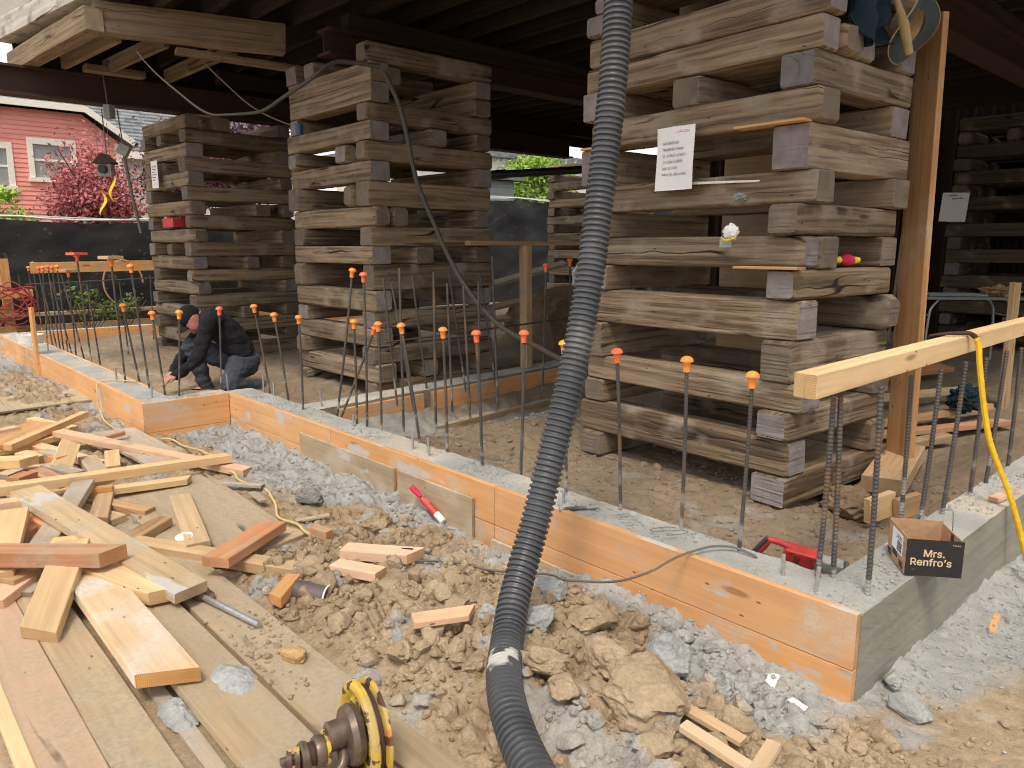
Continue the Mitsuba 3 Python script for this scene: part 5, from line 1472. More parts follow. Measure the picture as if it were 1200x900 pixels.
def drape(c, w, h, ex, nrm, seed, top=.0):
    X, Y = np.meshgrid(np.linspace(-.5, .5, 40), np.linspace(0, 1, 40))
    wd = w * (1 - .25 * Y)
    fold = .05 * np.sin(X * 16 + 2 * Y + seed) * (.3 + Y) + .10 * (meshkit.fbm(np.stack([X * 5, Y * 3, 0 * X + seed], -1), 3, seed) - .5)
    low = h * Y * (1 - .35 * np.abs(X) + .2 * np.sin(X * 9 + seed))
    v = np.asarray(c) + (X * wd)[..., None] * ex - low[..., None] * up + (fold + .04)[..., None] * nrm
    ii = np.arange(X.size).reshape(X.shape)
    qq = np.stack([ii[:-1, :-1], ii[1:, :-1], ii[1:, 1:], ii[:-1, 1:]], -1).reshape(-1, 4)
    v = v.reshape(-1, 3)
    m = len(v)
    return np.vstack([v, v - nrm * .012]), np.vstack([qq[:, [0, 1, 2]], qq[:, [0, 2, 3]], qq[:, [2, 1, 0]] + m, qq[:, [3, 2, 0]] + m])


A3 = np.array([a1[0], a1[1], 0])
B3 = np.array([b1[0], b1[1], 0])
single('work_jacket', 'dark blue work jacket hanging at the top right of the biggest stack', 'jacket', drape(on1(.44, -.03, 3.05), .50, .33, A3, -B3, 3), 'jacket_blue', True)
ht = thing('sun_hat', 'wide-brimmed sun hat with a tan crown hanging beside the blue jacket', 'hat')
hc = on1(.80, -.13, 2.83)
haxis = -B3 * .80 + A3 * .05 - up * .35
R = .21
t_, q_ = np.meshgrid(np.linspace(0, 2 * PI, 49), np.linspace(.095, R, 8))
hx = np.cross(up, haxis)
hx /= np.linalg.norm(hx)
haxis /= np.linalg.norm(haxis)
hz_ = np.cross(haxis, hx)
lift = .03 * np.cos(2 * t_) * (q_ / R) ** 2 + .02 * np.sin(3 * t_) * (q_ / R) ** 2
v_ = hc + (q_ * np.cos(t_))[..., None] * hx + (q_ * np.sin(t_) * .95)[..., None] * hz_ + lift[..., None] * haxis
ii = np.arange(t_.size).reshape(t_.shape)
qq = np.stack([ii[:-1, :-1], ii[1:, :-1], ii[1:, 1:], ii[:-1, 1:]], -1).reshape(-1, 4)
v_ = v_.reshape(-1, 3)
part(ht, 'brim', (np.vstack([v_, v_ + haxis * .004]), np.vstack([qq[:, [0, 1, 2]], qq[:, [0, 2, 3]], qq[:, [2, 1, 0]] + len(v_), qq[:, [3, 2, 0]] + len(v_)])), 'hat_blue', True, 'blue-grey brim with pale edge')
part(ht, 'crown', revolve([(.097, 0), (.092, .06), (.08, .10), (.05, .115), (0, .118), (0, .112), (.046, .108), (.074, .095), (.086, .055), (.091, 0)], 28, hc, -haxis), 'hat_tan', 40)
rim = hc + np.stack([np.cos(t_[-1]) * R, np.sin(t_[-1]) * R * .95], -1) @ np.stack([hx, hz_]) + (.03 * np.cos(2 * t_[-1]) + .02 * np.sin(3 * t_[-1]))[:, None] * haxis
part(ht, 'edge_band', tube(rim, .0045, 6, False), 'hat_tan', 40)
part(ht, 'rolled_flap', tube(np.stack([hc - A3 * .30 + up * .12 - B3 * .02, hc - A3 * .19 - up * .02 - B3 * .03, hc - A3 * .09 - up * .16 - B3 * .03]), [.010, .028, .022], 12), 'hat_tan', 40)

# ------------------------------------------------------------------ tools and clutter near the camera
sw = thing('reciprocating_saw', 'red power saw lying behind the front wall near the corner', 'power saw')
ctr = np.array([3.135, 1.56, .215])
dx = np.array([.42, -.78, -.16])
dx /= np.linalg.norm(dx)
dz = np.array([-.25, -.33, .91])
dz -= dx * (dz @ dx)
dz /= np.linalg.norm(dz)
dy = np.cross(dz, dx)


def loc(x, y, z):
    return ctr + dx * x + dy * y + dz * z


def rbox(pts, r):
    out = m3.Manifold.batch_hull([m3.Manifold.sphere(r, 12).translate([float(a) for a in p]) for p in pts])
    return out


def bx8(x0, x1, y0, y1, z0, z1):
    return [loc(x, y, z) for x in (x0, x1) for y in (y0, y1) for z in (z0, z1)]


part(sw, 'motor_body', rbox(bx8(-.005, .11, -.022, .022, -.032, .034), .012), 'tool_red')
hpth = spline([loc(.0, 0, .040), loc(-.05, 0, .052), loc(-.085, 0, .052), loc(-.105, 0, .0), loc(-.125, 0, -.055), loc(-.09, 0, -.062)], 30)
part(sw, 'handle', tube(hpth, .0155, 10), 'tool_red', 40)
part(sw, 'grip', tube(spline([loc(-.10, 0, .058), loc(-.122, 0, .0), loc(-.143, 0, -.055)], 12), .013, 10), 'tool_grey', 40)
part(sw, 'gear_case', rbox(bx8(.13, .23, -.018, .018, -.022, .022), .010), 'mesh_grey')
part(sw, 'shoe', rbox(bx8(.245, .255, -.02, .02, -.035, .03), .004), 'tool_grey')
for i in range(5):
    for j in range(2):
        part(sw, 'vent_slot', rbox(bx8(.028 + .015 * j, .038 + .015 * j, -.0335, -.0335, -.02 + .011 * i, -.018 + .011 * i), .0014), 'rubber')
for s_ in ((.10, .030), (.10, -.030), (.012, .036)):
    part(sw, 'screw', rbox([loc(s_[0], -.034, s_[1])], .004), 'rubber')

pb = thing('pry_bar', 'yellow steel pry bar hooked over the doubled two-by-four', 'pry bar')
pp = np.array(M['pry'])
hook = np.array([[4.12, 1.38, 1.160], [4.22, 1.335, 1.166], [4.31, 1.262, 1.168], [4.335, 1.236, 1.150], [4.34, 1.216, 1.10], [4.335, 1.205, 1.03]])
sp_ = spline(np.vstack([hook, [[4.34, 1.13, .66], [4.40, 1.0, .30], [4.46, .90, -.08]]]), 80)
put(pb, tube(sp_[14:], .0145, 8), 'pry_yellow', 30)
part(pb, 'claw', tube(sp_[:16], np.linspace(.005, .0145, 16), 8), 'steel_rust', 30)

cd = thing('extension_cord', 'pale yellow extension cord winding over the ground from the jog to a black plug', 'cord')
c_ = spline(M['cord2'], 160)
c_[:, 2] = np.maximum(gz_smooth(c_[:, 0], c_[:, 1])[0] + .022, .03) + .012 * np.sin(np.arange(160) * .21)
c_ = c_ + np.stack([.012 * np.sin(np.arange(160) * .33), .012 * np.cos(np.arange(160) * .27), 0 * c_[:, 0]], -1)
put(cd, tube(c_, .0078, 8), 'cord_yellow', 40)
P0 = c_[-1] + [0, 0, .02]
pd_ = np.array([.06, -.085, .004])
part(cd, 'plug', tube(np.stack([P0, P0 + pd_ * .3, P0 + pd_ * .35, P0 + pd_ * .9, P0 + pd_]), [.010, .012, .021, .021, .016], 12), 'rubber', 40)
c3_ = spline(M['cord3'], 170)
g3 = gz_smooth(c3_[:, 0], c3_[:, 1])[0] + .03
c3_[:, 2] = np.where(c3_[:, 0] < 2.36, np.maximum(c3_[:, 2], g3), c3_[:, 2])
single('power_cord', 'grey power cord running from the black plug over the front wall to the red saw', 'cord', tube(c3_, .0055, 8), 'cord_grey', 40)
single('power_cord', 'thin pale cord draped over the left wall form down to the ground', 'cord', tube(spline(M['cord'], 60), .007, 6), 'cord_yellow', 40)

single('flue_pipe', 'galvanized steel tube lying on the wide dusty plank below the offcut pile', 'pipe', tube(np.array([[1.08, 3.30, .06], [1.17, 2.85, .055]]), .0135, 14), 'galvanized', 40)
lid = thing('cup_lid', 'small white plastic lid among the offcuts', 'lid')
put(lid, revolve([(0, .004), (.038, .004), (.040, .012), (.046, .012), (.046, 0), (.040, -.002), (0, -.001)], 28, (1.26, 3.98, .075), (-.12, -.1, 1)), 'white_plastic', 40)
fl = thing('sheet_metal_tube', 'crumpled dark flue tube with a bright rim lying under the long pale stick', 'metal tube')
fa = np.array([1.41, 3.10, .045])
fd = np.array([.10, -.16, -.01])
fd = fd / np.linalg.norm(fd)
part(fl, 'tube', tube(np.stack([fa, fa + fd * .10, fa + fd * .11, fa + fd * .125, fa + fd * .22]), [.052, .055, .060, .056, .058], 24, False), 'flue_metal', 40)
tt = np.linspace(0, 2 * PI, 40)
n1_ = np.cross(fd, up)
part(fl, 'rim', tube(fa + fd * .22 + .058 * (np.cos(tt)[:, None] * n1_ + np.sin(tt)[:, None] * up), .004, 6, False), 'white_plastic', 40)
part(fl, 'liner', tube(np.stack([fa + fd * .10, fa + fd * .218]), .0545, 24), 'flue_metal', 40)

sk = thing('spray_paint_can', 'red and white marking-paint tube stuck in the cement beside the splice board', 'paint can')
A_ = np.array([2.56, 3.72, .12])
dd = np.array([.03, -.20, -.12])
part(sk, 'can', tube(np.stack([A_ + dd * .36, A_ + dd * .95]), .021, 16), 'tool_red', 40)
part(sk, 'base', tube(np.stack([A_ + dd * .95, A_ + dd * 1.25]), .0215, 16), 'white_plastic', 40)
part(sk, 'nozzle_wrap', tube(np.stack([A_ + dd * .30, A_ + dd * .1, A_ - dd * .1]), [.012, .019, .018], 12), 'string_pink', 40)

# hoist trolley on the plank
hz = thing('hoist_trolley', 'rusty yellow hoist trolley with grooved wheels standing on the plank at the bottom edge', 'hoist trolley')
ha = np.array([-.975, .19, .03])
ha /= np.linalg.norm(ha)
hc0 = np.array([1.062, 1.842, .142])
DISC = lambda R_, t_: [(0, -t_), (R_ * .9, -t_), (R_, -t_ * .5), (R_, t_ * .5), (R_ * .9, t_), (0, t_)]
part(hz, 'side_plate', revolve(DISC(.150, .011), 48, hc0 - ha * .030, ha), 'rusty_yellow', 30)
part(hz, 'side_plate', revolve([(0, -.011), (.142, -.011), (.153, -.004), (.153, .006), (.146, .016), (.134, .019), (.118, .014), (.108, .004), (0, .004)], 48, hc0 + ha * .010, ha), 'rusty_yellow', 30)
part(hz, 'brake_disc', revolve(DISC(.135, .012), 40, hc0 - ha * .010, ha), 'steel_rust', 30)
part(hz, 'hub', revolve([(0, -.02), (.088, -.02), (.092, .0), (.084, .018), (.05, .022), (0, .022)], 36, hc0 + ha * .042, ha), 'greasy_steel', 30)
part(hz, 'socket', revolve([(.022, 0), (.040, 0), (.042, .01), (.040, .05), (.034, .055), (.024, .055), (.022, .01), (.022, 0)], 28, hc0 + ha * .062 + up * .018, ha), 'greasy_steel', 30)
for i, (o, r0, w_, zz, m_) in enumerate(((.120, .050, .006, -.015, 'rusty_yellow'), (.140, .046, .016, -.02, 'greasy_steel'), (.166, .034, .012, -.022, 'steel_rust'), (.186, .044, .012, -.024, 'greasy_steel'))):
    part(hz, 'wheel', revolve(DISC(r0, w_), 30, hc0 + ha * o + up * zz, ha), m_, 30)
part(hz, 'axle', tube(np.stack([hc0 - ha * .05 + up * -.02, hc0 + ha * .25 + up * -.026]), .014, 14), 'greasy_steel', 40)
for i, o in enumerate((.212, .236)):
    c_ = hc0 + ha * o
    s1, s2 = c_ + up * -.02, c_ + up * -.125
    slab = m3.Manifold.batch_hull([m3.Manifold.cylinder(.014, .030, .030, 24).rotate([90, 0, 64.5]).translate([float(a) for a in q]) for q in (s1, s2)])
    part(hz, 'end_link', slab, 'rusty_yellow', 30)
    part(hz, 'pin', tube(np.stack([s1 - ha * .012, s1 + ha * .018]), .013, 14), 'greasy_steel', 40)
part(hz, 'pawl', tube(spline([hc0 + ha * .07 + up * -.03, hc0 + ha * .10 + np.array([0, -.05, -.06]), hc0 + ha * .14 + np.array([0, -.06, -.085])], 16), np.linspace(.02, .011, 16), 12), 'greasy_steel', 40)
part(hz, 'foot_block', obox(hc0 + ha * .12 - up * .105, (.2, .06, .03), 154), 'greasy_steel', False)

# loose nails, wire, scraps
nails = []
for i in range(9):
    c = np.array([2.80 + .04 * math.sin(i * 2.3), 2.24 + .055 * math.cos(i * 1.7), .285 + .002 * i])
    d = np.array([math.cos(i * 1.1), math.sin(i * 1.1), 0]) * .045
    nails.append(tube(np.stack([c - d, c + d]), .0022, 5))
for i, (g, lab) in enumerate(zip(nails, ['first', 'second', 'third', 'fourth', 'fifth', 'sixth', 'seventh', 'eighth', 'ninth'])):
    single('nail', 'loose grey nail in the heap on the front wall right of the hose', 'nail', g, 'galvanized', 40, 'loose nails heaped on the wall')
w_ = np.linspace(0, 1, 60)
single('tie_wire', 'loop of thin tie wire lying on the front wall between the capped bars', 'wire', tube(np.stack([2.80 + .06 * np.cos(w_ * 9), 1.98 + .07 * np.sin(w_ * 6), .287 + .004 * w_], -1), .002, 5), 'cord_grey', 40)
single('tie_wire', 'bent tie wire sticking up from the bare concrete wall right of the carton', 'wire', tube(spline([(3.62, 1.05, .26), (3.66, 1.05, .30), (3.68, 1.06, .42)], 20), .0022, 5), 'cord_grey', 40)
single('wood_scrap', 'small wood scrap on the bare wall just behind the carton', 'scrap', beam((3.50, 1.12, .282), (3.60, 1.10, .29), .05, .022, .002, 8, 2, .004), 'lumber_orange', False)
single('wood_scrap', 'small wood scrap on the bare wall near the foot of the pry bar', 'scrap', beam((4.45, 1.10, .284), (4.56, 1.08, .288), .05, .025, .002), 'lumber_pink', False)
single('wood_scrap', 'orange splinter lying on the crumbs at the foot of the bare concrete wall', 'scrap', beam((3.74, .87, -.13), (3.93, .90, -.12), .03, .02, .002), 'lumber_orange', False)
single('mortar_lump', 'broken mortar lump standing on the bare wall behind the carton', 'mortar lump', crumple((3.68, 1.17, .31), .06, 8, .8), 'cement', 40)
for i, (p, s, lab) in enumerate((((2.52, 1.28, .02), .05, 'torn white paper scrap at the foot of the form near the corner'), ((2.42, 1.12, .0), .04, 'flat white paper scrap on the cement crumbs'), ((2.20, .82, .0), .07, 'long yellowed paper scrap on the dirt at the bottom right'), ((1.87, 1.10, .02), .06, 'white scrap tucked under the lower slat by the big boulder'))):
    X, Y = np.meshgrid(np.linspace(-1, 1, 10), np.linspace(-.4, .4, 6))
    zz = .3 * (meshkit.fbm(np.stack([X * 2, Y * 3, 0 * X + i], -1), 3, i) - .2)
    a = i * 1.1 + .3
    v = np.stack([X * math.cos(a) - Y * math.sin(a), X * math.sin(a) + Y * math.cos(a), zz], -1).reshape(-1, 3) * s
    ii = np.arange(X.size).reshape(X.shape)
    qq = np.stack([ii[:-1, :-1], ii[:-1, 1:], ii[1:, 1:], ii[1:, :-1]], -1).reshape(-1, 4)
    base_ = float(ground_z(p[0], p[1])) + .012
    single('paper_scrap', lab, 'paper scrap', (v + [p[0], p[1], base_], np.vstack([qq[:, [0, 1, 2]], qq[:, [0, 2, 3]]])), 'paper', True)

# ------------------------------------------------------------------ kneeling worker
def chain(joints, bones, r0=.018, smooth=8, ref=.02):
    J = {k: (np.array(v[:3], float), v[3]) for k, v in joints.items()}
    parts_ = []
    for a, b in bones:
        parts_.append(m3.Manifold.batch_hull([m3.Manifold.sphere(J[x][1], 20).translate([float(c) for c in J[x][0]]) for x in (a, b)]))
    mm = m3.Manifold.batch_boolean(parts_, m3.OpType.Add).refine_to_length(ref)
    me = mm.to_mesh()
    tm = trimesh.Trimesh(np.array(me.vert_properties[:, :3]), np.array(me.tri_verts), process=True)
    trimesh.smoothing.filter_taubin(tm, iterations=smooth)
    return tm


RV = np.array([math.sin(YAW), -math.cos(YAW), 0])
FV = np.array([math.cos(YAW), math.sin(YAW), 0])
WD = np.array([2.86, 7.67, 0])          # middle of the figure on the ground


def P_(s, d, z):
    """s metres to the right, d metres away, z up, from the figure's middle."""
    q = WD + RV * (s * .85 - .012) + FV * d
    return (float(q[0]), float(q[1]), float(.10 + (z - .10) * 1.05))


pers = thing('person', 'worker in a black cap and dark sweatshirt crouching with both hands on the new wall', 'person')
JB = {'pel': (*P_(.30, .18, .40), .125), 'spine': (*P_(.20, .12, .64), .125), 'chest': (*P_(.03, .02, .83), .125), 'shL': (*P_(.06, -.17, .83), .075), 'shR': (*P_(-.10, .19, .80), .075),
      'neck': (*P_(-.13, -.03, .885), .055), 'head': (*P_(-.215, -.05, .875), .093), 'jaw': (*P_(-.17, -.07, .80), .062),
      'elL': (*P_(-.02, -.33, .50), .045), 'wrL': (*P_(-.26, -.36, .355), .032), 'elR': (*P_(-.33, .05, .55), .045), 'wrR': (*P_(-.37, -.20, .365), .032),
      'hipL': (*P_(.27, .05, .38), .10), 'hipR': (*P_(.22, .25, .38), .10), 'knL': (*P_(.32, -.28, .235), .072), 'anL': (*P_(.50, .10, .16), .05),
      'knR': (*P_(-.24, -.02, .585), .075), 'anR': (*P_(-.13, .06, .17), .052), 'toeR': (*P_(-.27, -.02, .13), .04), 'toeL': (*P_(.56, .14, .12), .04)}
BB = [('pel', 'spine'), ('spine', 'chest'), ('chest', 'neck'), ('neck', 'head'), ('head', 'jaw'), ('chest', 'shL'), ('chest', 'shR'), ('shL', 'elL'), ('elL', 'wrL'), ('shR', 'elR'), ('elR', 'wrR'),
      ('pel', 'hipL'), ('pel', 'hipR'), ('hipL', 'knL'), ('knL', 'anL'), ('hipR', 'knR'), ('knR', 'anR'), ('anR', 'toeR'), ('anL', 'toeL')]
body = {k: (v[0], v[1], v[2], v[3] * (.8 if k not in ('head', 'jaw', 'wrL', 'wrR') else 1)) for k, v in JB.items()}
bones = list(BB)
for side, wr in (('L', 'wrL'), ('R', 'wrR')):
    w0 = np.array(JB[wr][:3])
    dirn = np.array(P_(-.40, -.52, .30)) - np.array(P_(-.26, -.36, .355)) if side == 'L' else np.array(P_(-.42, -.40, .30)) - np.array(P_(-.37, -.20, .365))
    dirn /= np.linalg.norm(dirn)
    lat = np.cross(dirn, up)
    lat /= np.linalg.norm(lat)
    body['pm' + side] = (*(w0 + dirn * .05), .030)
    bones.append((wr, 'pm' + side))
    for j in range(4):
        off = lat * (.024 - .016 * j)
        a_, b_, c_ = w0 + dirn * .085 + off, w0 + dirn * (.125 + .008 * (j in (1, 2))) + off * 1.25 - up * .008, w0 + dirn * (.15 + .012 * (j in (1, 2))) + off * 1.35 - up * .032
        for q, (pt, r0) in enumerate(((a_, .011), (b_, .0098), (c_, .0085))):
            body[f'f{side}{j}{q}'] = (*pt, r0)
        bones += [('pm' + side, f'f{side}{j}0'), (f'f{side}{j}0', f'f{side}{j}1'), (f'f{side}{j}1', f'f{side}{j}2')]
    sg = 1 if side == 'R' else -1
    body['t' + side + '0'] = (*(w0 + dirn * .04 + lat * .034 * sg), .013)
    body['t' + side + '1'] = (*(w0 + dirn * .09 + lat * .052 * sg - up * .015), .0105)
    bones += [('pm' + side, 't' + side + '0'), ('t' + side + '0', 't' + side + '1')]
put(pers, chain(body, bones, ref=.012, smooth=5), 'skin', True)


def cloth_mesh(keys, bones_, grow, fold, seed, ref=.014, extra={}):
    j = {k: (*JB[k][:3], JB[k][3] + grow) for k in keys}
    j.update(extra)
    tm = chain(j, bones_, ref=ref, smooth=6)
    v = np.array(tm.vertices)
    n = np.array(tm.vertex_normals)
    f1 = meshkit.fbm(v * [9, 9, 16] + seed, 3, seed) - .5
    f2 = np.abs(meshkit.noise(v * [14, 14, 30] + seed * 3, seed + 1) - .5)
    tm.vertices = v + n * (fold * f1 * 1.6 - fold * .7 * (f2 - .2))[:, None]
    return tm


part(pers, 'sweatshirt', cloth_mesh(['pel', 'spine', 'chest', 'shL', 'shR', 'elL', 'elR', 'wrL', 'wrR'], [('spine', 'chest'), ('chest', 'shL'), ('chest', 'shR'), ('shL', 'elL'), ('elL', 'wrL'), ('shR', 'elR'), ('elR', 'wrR'), ('spine', 'low')], .014, .026, 3,
                                    extra={'low': (*P_(.27, .16, .50), .145), 'chest': (*P_(.03, .02, .83), .148), 'spine': (*P_(.19, .12, .66), .15)}), 'sweat_black', True)
part(pers, 'trousers', cloth_mesh(['pel', 'hipL', 'hipR', 'knL', 'knR', 'anL', 'anR'], [('pel', 'hipL'), ('pel', 'hipR'), ('hipL', 'knL'), ('knL', 'anL'), ('hipR', 'knR'), ('knR', 'anR')], .016, .028, 5,
                                  extra={'pel': (*P_(.31, .19, .41), .152)}), 'denim_grey', True)
hd_ = np.array(JB['head'][:3])
fdir = np.array(P_(-.30, -.16, .76)) - hd_
fdir /= np.linalg.norm(fdir)
cap_up = up - fdir * (up @ fdir)
cap_up /= np.linalg.norm(cap_up)
lat = np.cross(cap_up, fdir)
s_ = trimesh.creation.icosphere(subdivisions=4)
v = np.array(s_.vertices)
v[:, 2] = np.where(v[:, 2] < -.12, -.12 + (v[:, 2] + .12) * .1, v[:, 2])
v = v * [.117, .108, .112]
cp = part(pers, 'cap', (hd_ + v[:, :1] * fdir + v[:, 1:2] * lat + v[:, 2:3] * cap_up + cap_up * .012, np.array(s_.faces)), 'cap_black', True)
bt, br = np.meshgrid(np.linspace(-1.15, 1.15, 25), np.linspace(.6, 1, 8))
bvv = np.stack([np.cos(bt) * (.085 + .125 * (br - .6) / .4 * np.cos(bt) ** .5), np.sin(bt) * .105 * br ** .3, -.02 - .03 * np.sin(bt) ** 2 * br + 0 * bt], -1).reshape(-1, 3)
ii = np.arange(bt.size).reshape(bt.shape)
qq = np.stack([ii[:-1, :-1], ii[:-1, 1:], ii[1:, 1:], ii[1:, :-1]], -1).reshape(-1, 4)
bvv = hd_ + bvv[:, :1] * fdir + bvv[:, 1:2] * lat + bvv[:, 2:3] * cap_up
put(cp + '__brim', (np.vstack([bvv, bvv + cap_up * .006]), np.vstack([qq[:, [0, 1, 2]], qq[:, [0, 2, 3]], qq[:, [2, 1, 0]] + len(bvv), qq[:, [3, 2, 0]] + len(bvv)])), 'cap_black', True)
part(pers, 'bandana', cloth_mesh([], [('a', 'b'), ('b', 'c')], 0, .012, 8, .008, {'a': (*P_(-.165, -.075, .845), .084), 'b': (*P_(-.135, -.09, .79), .070), 'c': (*P_(-.15, -.10, .735), .022)}), 'bandana_pink', True, 'pink patterned bandana over the lower face')
# face features (eyes, nose under the brim)
for sgn in (-1, 1):
    part(pers, 'eye', rbox([hd_ + fdir * .088 + lat * .032 * sgn - cap_up * .012], .011), 'ink')
    part(pers, 'ear', rbox([hd_ + lat * .095 * sgn - fdir * .01 - cap_up * .02, hd_ + lat * .095 * sgn - fdir * .01 - cap_up * .05], .013), 'skin')
part(pers, 'nose', rbox([hd_ + fdir * .095 - cap_up * .02, hd_ + fdir * .108 - cap_up * .045], .012), 'skin')
for key, a, b in (('boot', 'anR', 'toeR'), ('boot', 'anL', 'toeL')):
    pa, pb_ = np.array(JB[a][:3]), np.array(JB[b][:3])
    part(pers, 'boot', rbox([pa - up * .02, pb_ - up * .01, pa - up * .06 + (pa - pb_) * .3], .048), 'cap_black')

# ------------------------------------------------------------------ the house overhead
single('steel_beam', 'long dark steel beam under the house resting on the third stack, crossing the upper left', 'steel beam',
       merge(box(-.5, 11, 10.33, 10.57, 3.30, 3.325), box(-.5, 11, 10.44, 10.46, 3.325, 3.595), box(-.5, 11, 10.33, 10.57, 3.595, 3.62)), 'steel_rust', False)
single('steel_beam', 'dark steel beam under the house crossing above the second stack', 'steel beam',
       merge(box(3.95, 12, 7.0, 7.24, 3.48, 3.505), box(3.95, 12, 7.11, 7.13, 3.505, 3.70), box(3.95, 12, 7.0, 7.24, 3.70, 3.725)), 'steel_rust', False)
single('steel_beam', 'dark steel beam under the house reaching out above the right side of the biggest stack', 'steel beam',
       merge(box(3.75, 13, 2.55, 2.79, 3.412, 3.437), box(3.75, 13, 2.66, 2.68, 3.437, 3.70), box(3.75, 13, 2.55, 2.79, 3.70, 3.725)), 'steel_rust', False)
hs = thing('raised_house', 'old house jacked up on timber stacks, its floor frame dark overhead', 'house')
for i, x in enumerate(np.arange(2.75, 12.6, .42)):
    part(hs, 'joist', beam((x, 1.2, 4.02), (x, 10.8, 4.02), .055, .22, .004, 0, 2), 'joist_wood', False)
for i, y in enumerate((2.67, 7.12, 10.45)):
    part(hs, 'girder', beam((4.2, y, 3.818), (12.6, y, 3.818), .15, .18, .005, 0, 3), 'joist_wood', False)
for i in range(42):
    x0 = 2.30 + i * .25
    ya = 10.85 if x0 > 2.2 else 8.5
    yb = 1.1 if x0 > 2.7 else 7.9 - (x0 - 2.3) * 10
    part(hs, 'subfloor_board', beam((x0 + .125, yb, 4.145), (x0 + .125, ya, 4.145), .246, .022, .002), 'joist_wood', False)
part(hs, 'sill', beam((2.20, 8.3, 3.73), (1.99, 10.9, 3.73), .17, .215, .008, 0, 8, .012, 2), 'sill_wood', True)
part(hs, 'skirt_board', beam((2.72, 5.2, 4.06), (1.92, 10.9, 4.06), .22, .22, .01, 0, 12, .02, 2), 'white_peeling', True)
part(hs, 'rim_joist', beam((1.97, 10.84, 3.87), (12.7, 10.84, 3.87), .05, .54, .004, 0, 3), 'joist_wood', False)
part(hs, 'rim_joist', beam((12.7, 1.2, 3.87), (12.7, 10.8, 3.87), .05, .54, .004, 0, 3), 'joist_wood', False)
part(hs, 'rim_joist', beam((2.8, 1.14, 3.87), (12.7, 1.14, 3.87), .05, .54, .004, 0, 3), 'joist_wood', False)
part(hs, 'siding_wall', merge(box(1.95, 12.8, 10.87, 10.93, 4.17, 6.6), box(12.75, 12.8, 1.1, 10.86, 4.0, 6.6), box(2.75, 12.74, 1.1, 1.16, 4.0, 6.6), obox((2.30, 8.2, 5.4), (.06, 5.5, 2.4), 8.0), box(2.72, 2.78, 1.17, 5.45, 4.0, 6.6)), 'house_skin', False)
part(hs, 'roof', merge(*[prism([(1.6, .8), (13.1, .8), (13.1, 11.2), (1.6, 11.2)], 6.61, 6.7)]), 'shingle', False)
for A, B in (((2.52, 8.72, 3.735), (2.36, 10.3, 3.71)), ((2.95, 8.6, 3.735), (2.8, 10.3, 3.71)), ((3.6, 8.4, 3.735), (3.5, 10.3, 3.71))):
    part(hs, 'joist', beam(A, B, .06, .16, .004, 0, 2), 'sill_wood', False)
single('timber_beam', 'thick pale timber lying level under the house edge at the top left', 'timber', beam((2.24, 8.46, 3.78), (3.92, 7.88, 3.755), .22, .29, .014, 0, 14, .02, 3), 'sill_wood', True)
single('timber_beam', 'thin splintered board under the thick pale timber at the top left', 'timber', beam((2.95, 8.35, 3.575), (4.6, 8.0, 3.52), .20, .045, .004, 0, 8, .008), 'sill_wood', False)
single('timber_beam', 'short blocking on top of the long steel beam at the upper left', 'timber', beam((2.55, 10.2, 3.66), (3.2, 10.2, 3.66), .18, .075, .005), 'sill_wood', False)
single('timber_beam', 'wood wedge between the third stack and the long steel beam', 'timber', beam((3.72, 10.45, 3.29), (4.05, 10.45, 3.29), .3, .025, .003), 'lumber_orange', False)
# cables and hanging things
single('hanging_cable', 'dark cable hanging down the front of the second stack toward the hose', 'cable', tube(spline(M['cable'], 90), .021, 8), 'cable_dark', 40)
single('hanging_cable', 'sagging old cable looping from the house edge over the top of the second stack', 'cable', tube(spline(M['cable2'], 80), np.linspace(.006, .022, 80), 8), 'cable_dark', 40)
single('hanging_cable', 'thin cable slanting down between the third and second stacks', 'cable', tube(spline(M['cable3'], 30), .008, 6), 'cable_old', 40)
hw = thing('pendant_wire', 'wire with a grey switch box dangling below the long steel beam', 'wire')
put(hw, tube(spline(M['pend1'], 12), .010, 6), 'cable_old', 40)
part(hw, 'box', obox(M['boxq'], (.09, .09, .16), 30), 'mesh_grey', False)
bh_ = thing('bird_house', 'small rusty hooded lamp hanging on a wire in front of the red maple', 'hanging lamp')
put(bh_, tube(np.array(M['pend1b']), .007, 6), 'cable_old', 40)
bc = np.array(M['bell'])
part(bh_, 'hood', m3.Manifold.batch_hull([m3.Manifold.sphere(.012, 8).translate([float(a) for a in bc + RV * dx_ + FV * dy_ + up * dz_]) for dx_, dy_, dz_ in ((-.10, -.09, .05), (.10, -.09, .05), (0, -.09, .15), (-.10, .09, .05), (.10, .09, .05), (0, .09, .15))]), 'steel_rust')
part(bh_, 'lens_box', obox(bc - up * .03, (.17, .10, .15), 47.7 - 90), 'mesh_grey', False)
part(bh_, 'lens', revolve([(0, 0), (.05, 0), (.05, .06), (0, .06)], 20, bc - up * .03 - FV * .105, FV), 'rubber', 40)
pq = thing('pendant_wire', 'second wire with a square junction box dangling right of the hooded lamp', 'wire')
put(pq, tube(spline(M['pend2'], 8), .007, 6), 'cable_old', 40)
part(pq, 'box', obox(M['boxp'], (.12, .12, .13), 60, trimesh.transformations.rotation_matrix(.5, [1, 0, 0])[:3, :3]), 'mesh_grey', False)
part(pq, 'tail', tube(spline([np.array(M['boxp']) - up * .06, np.array(M['boxp']) + [.03, -.02, -.4], np.array(M['boxp']) + [.1, -.06, -1.0]], 14), .018, 6), 'cable_old', 40)
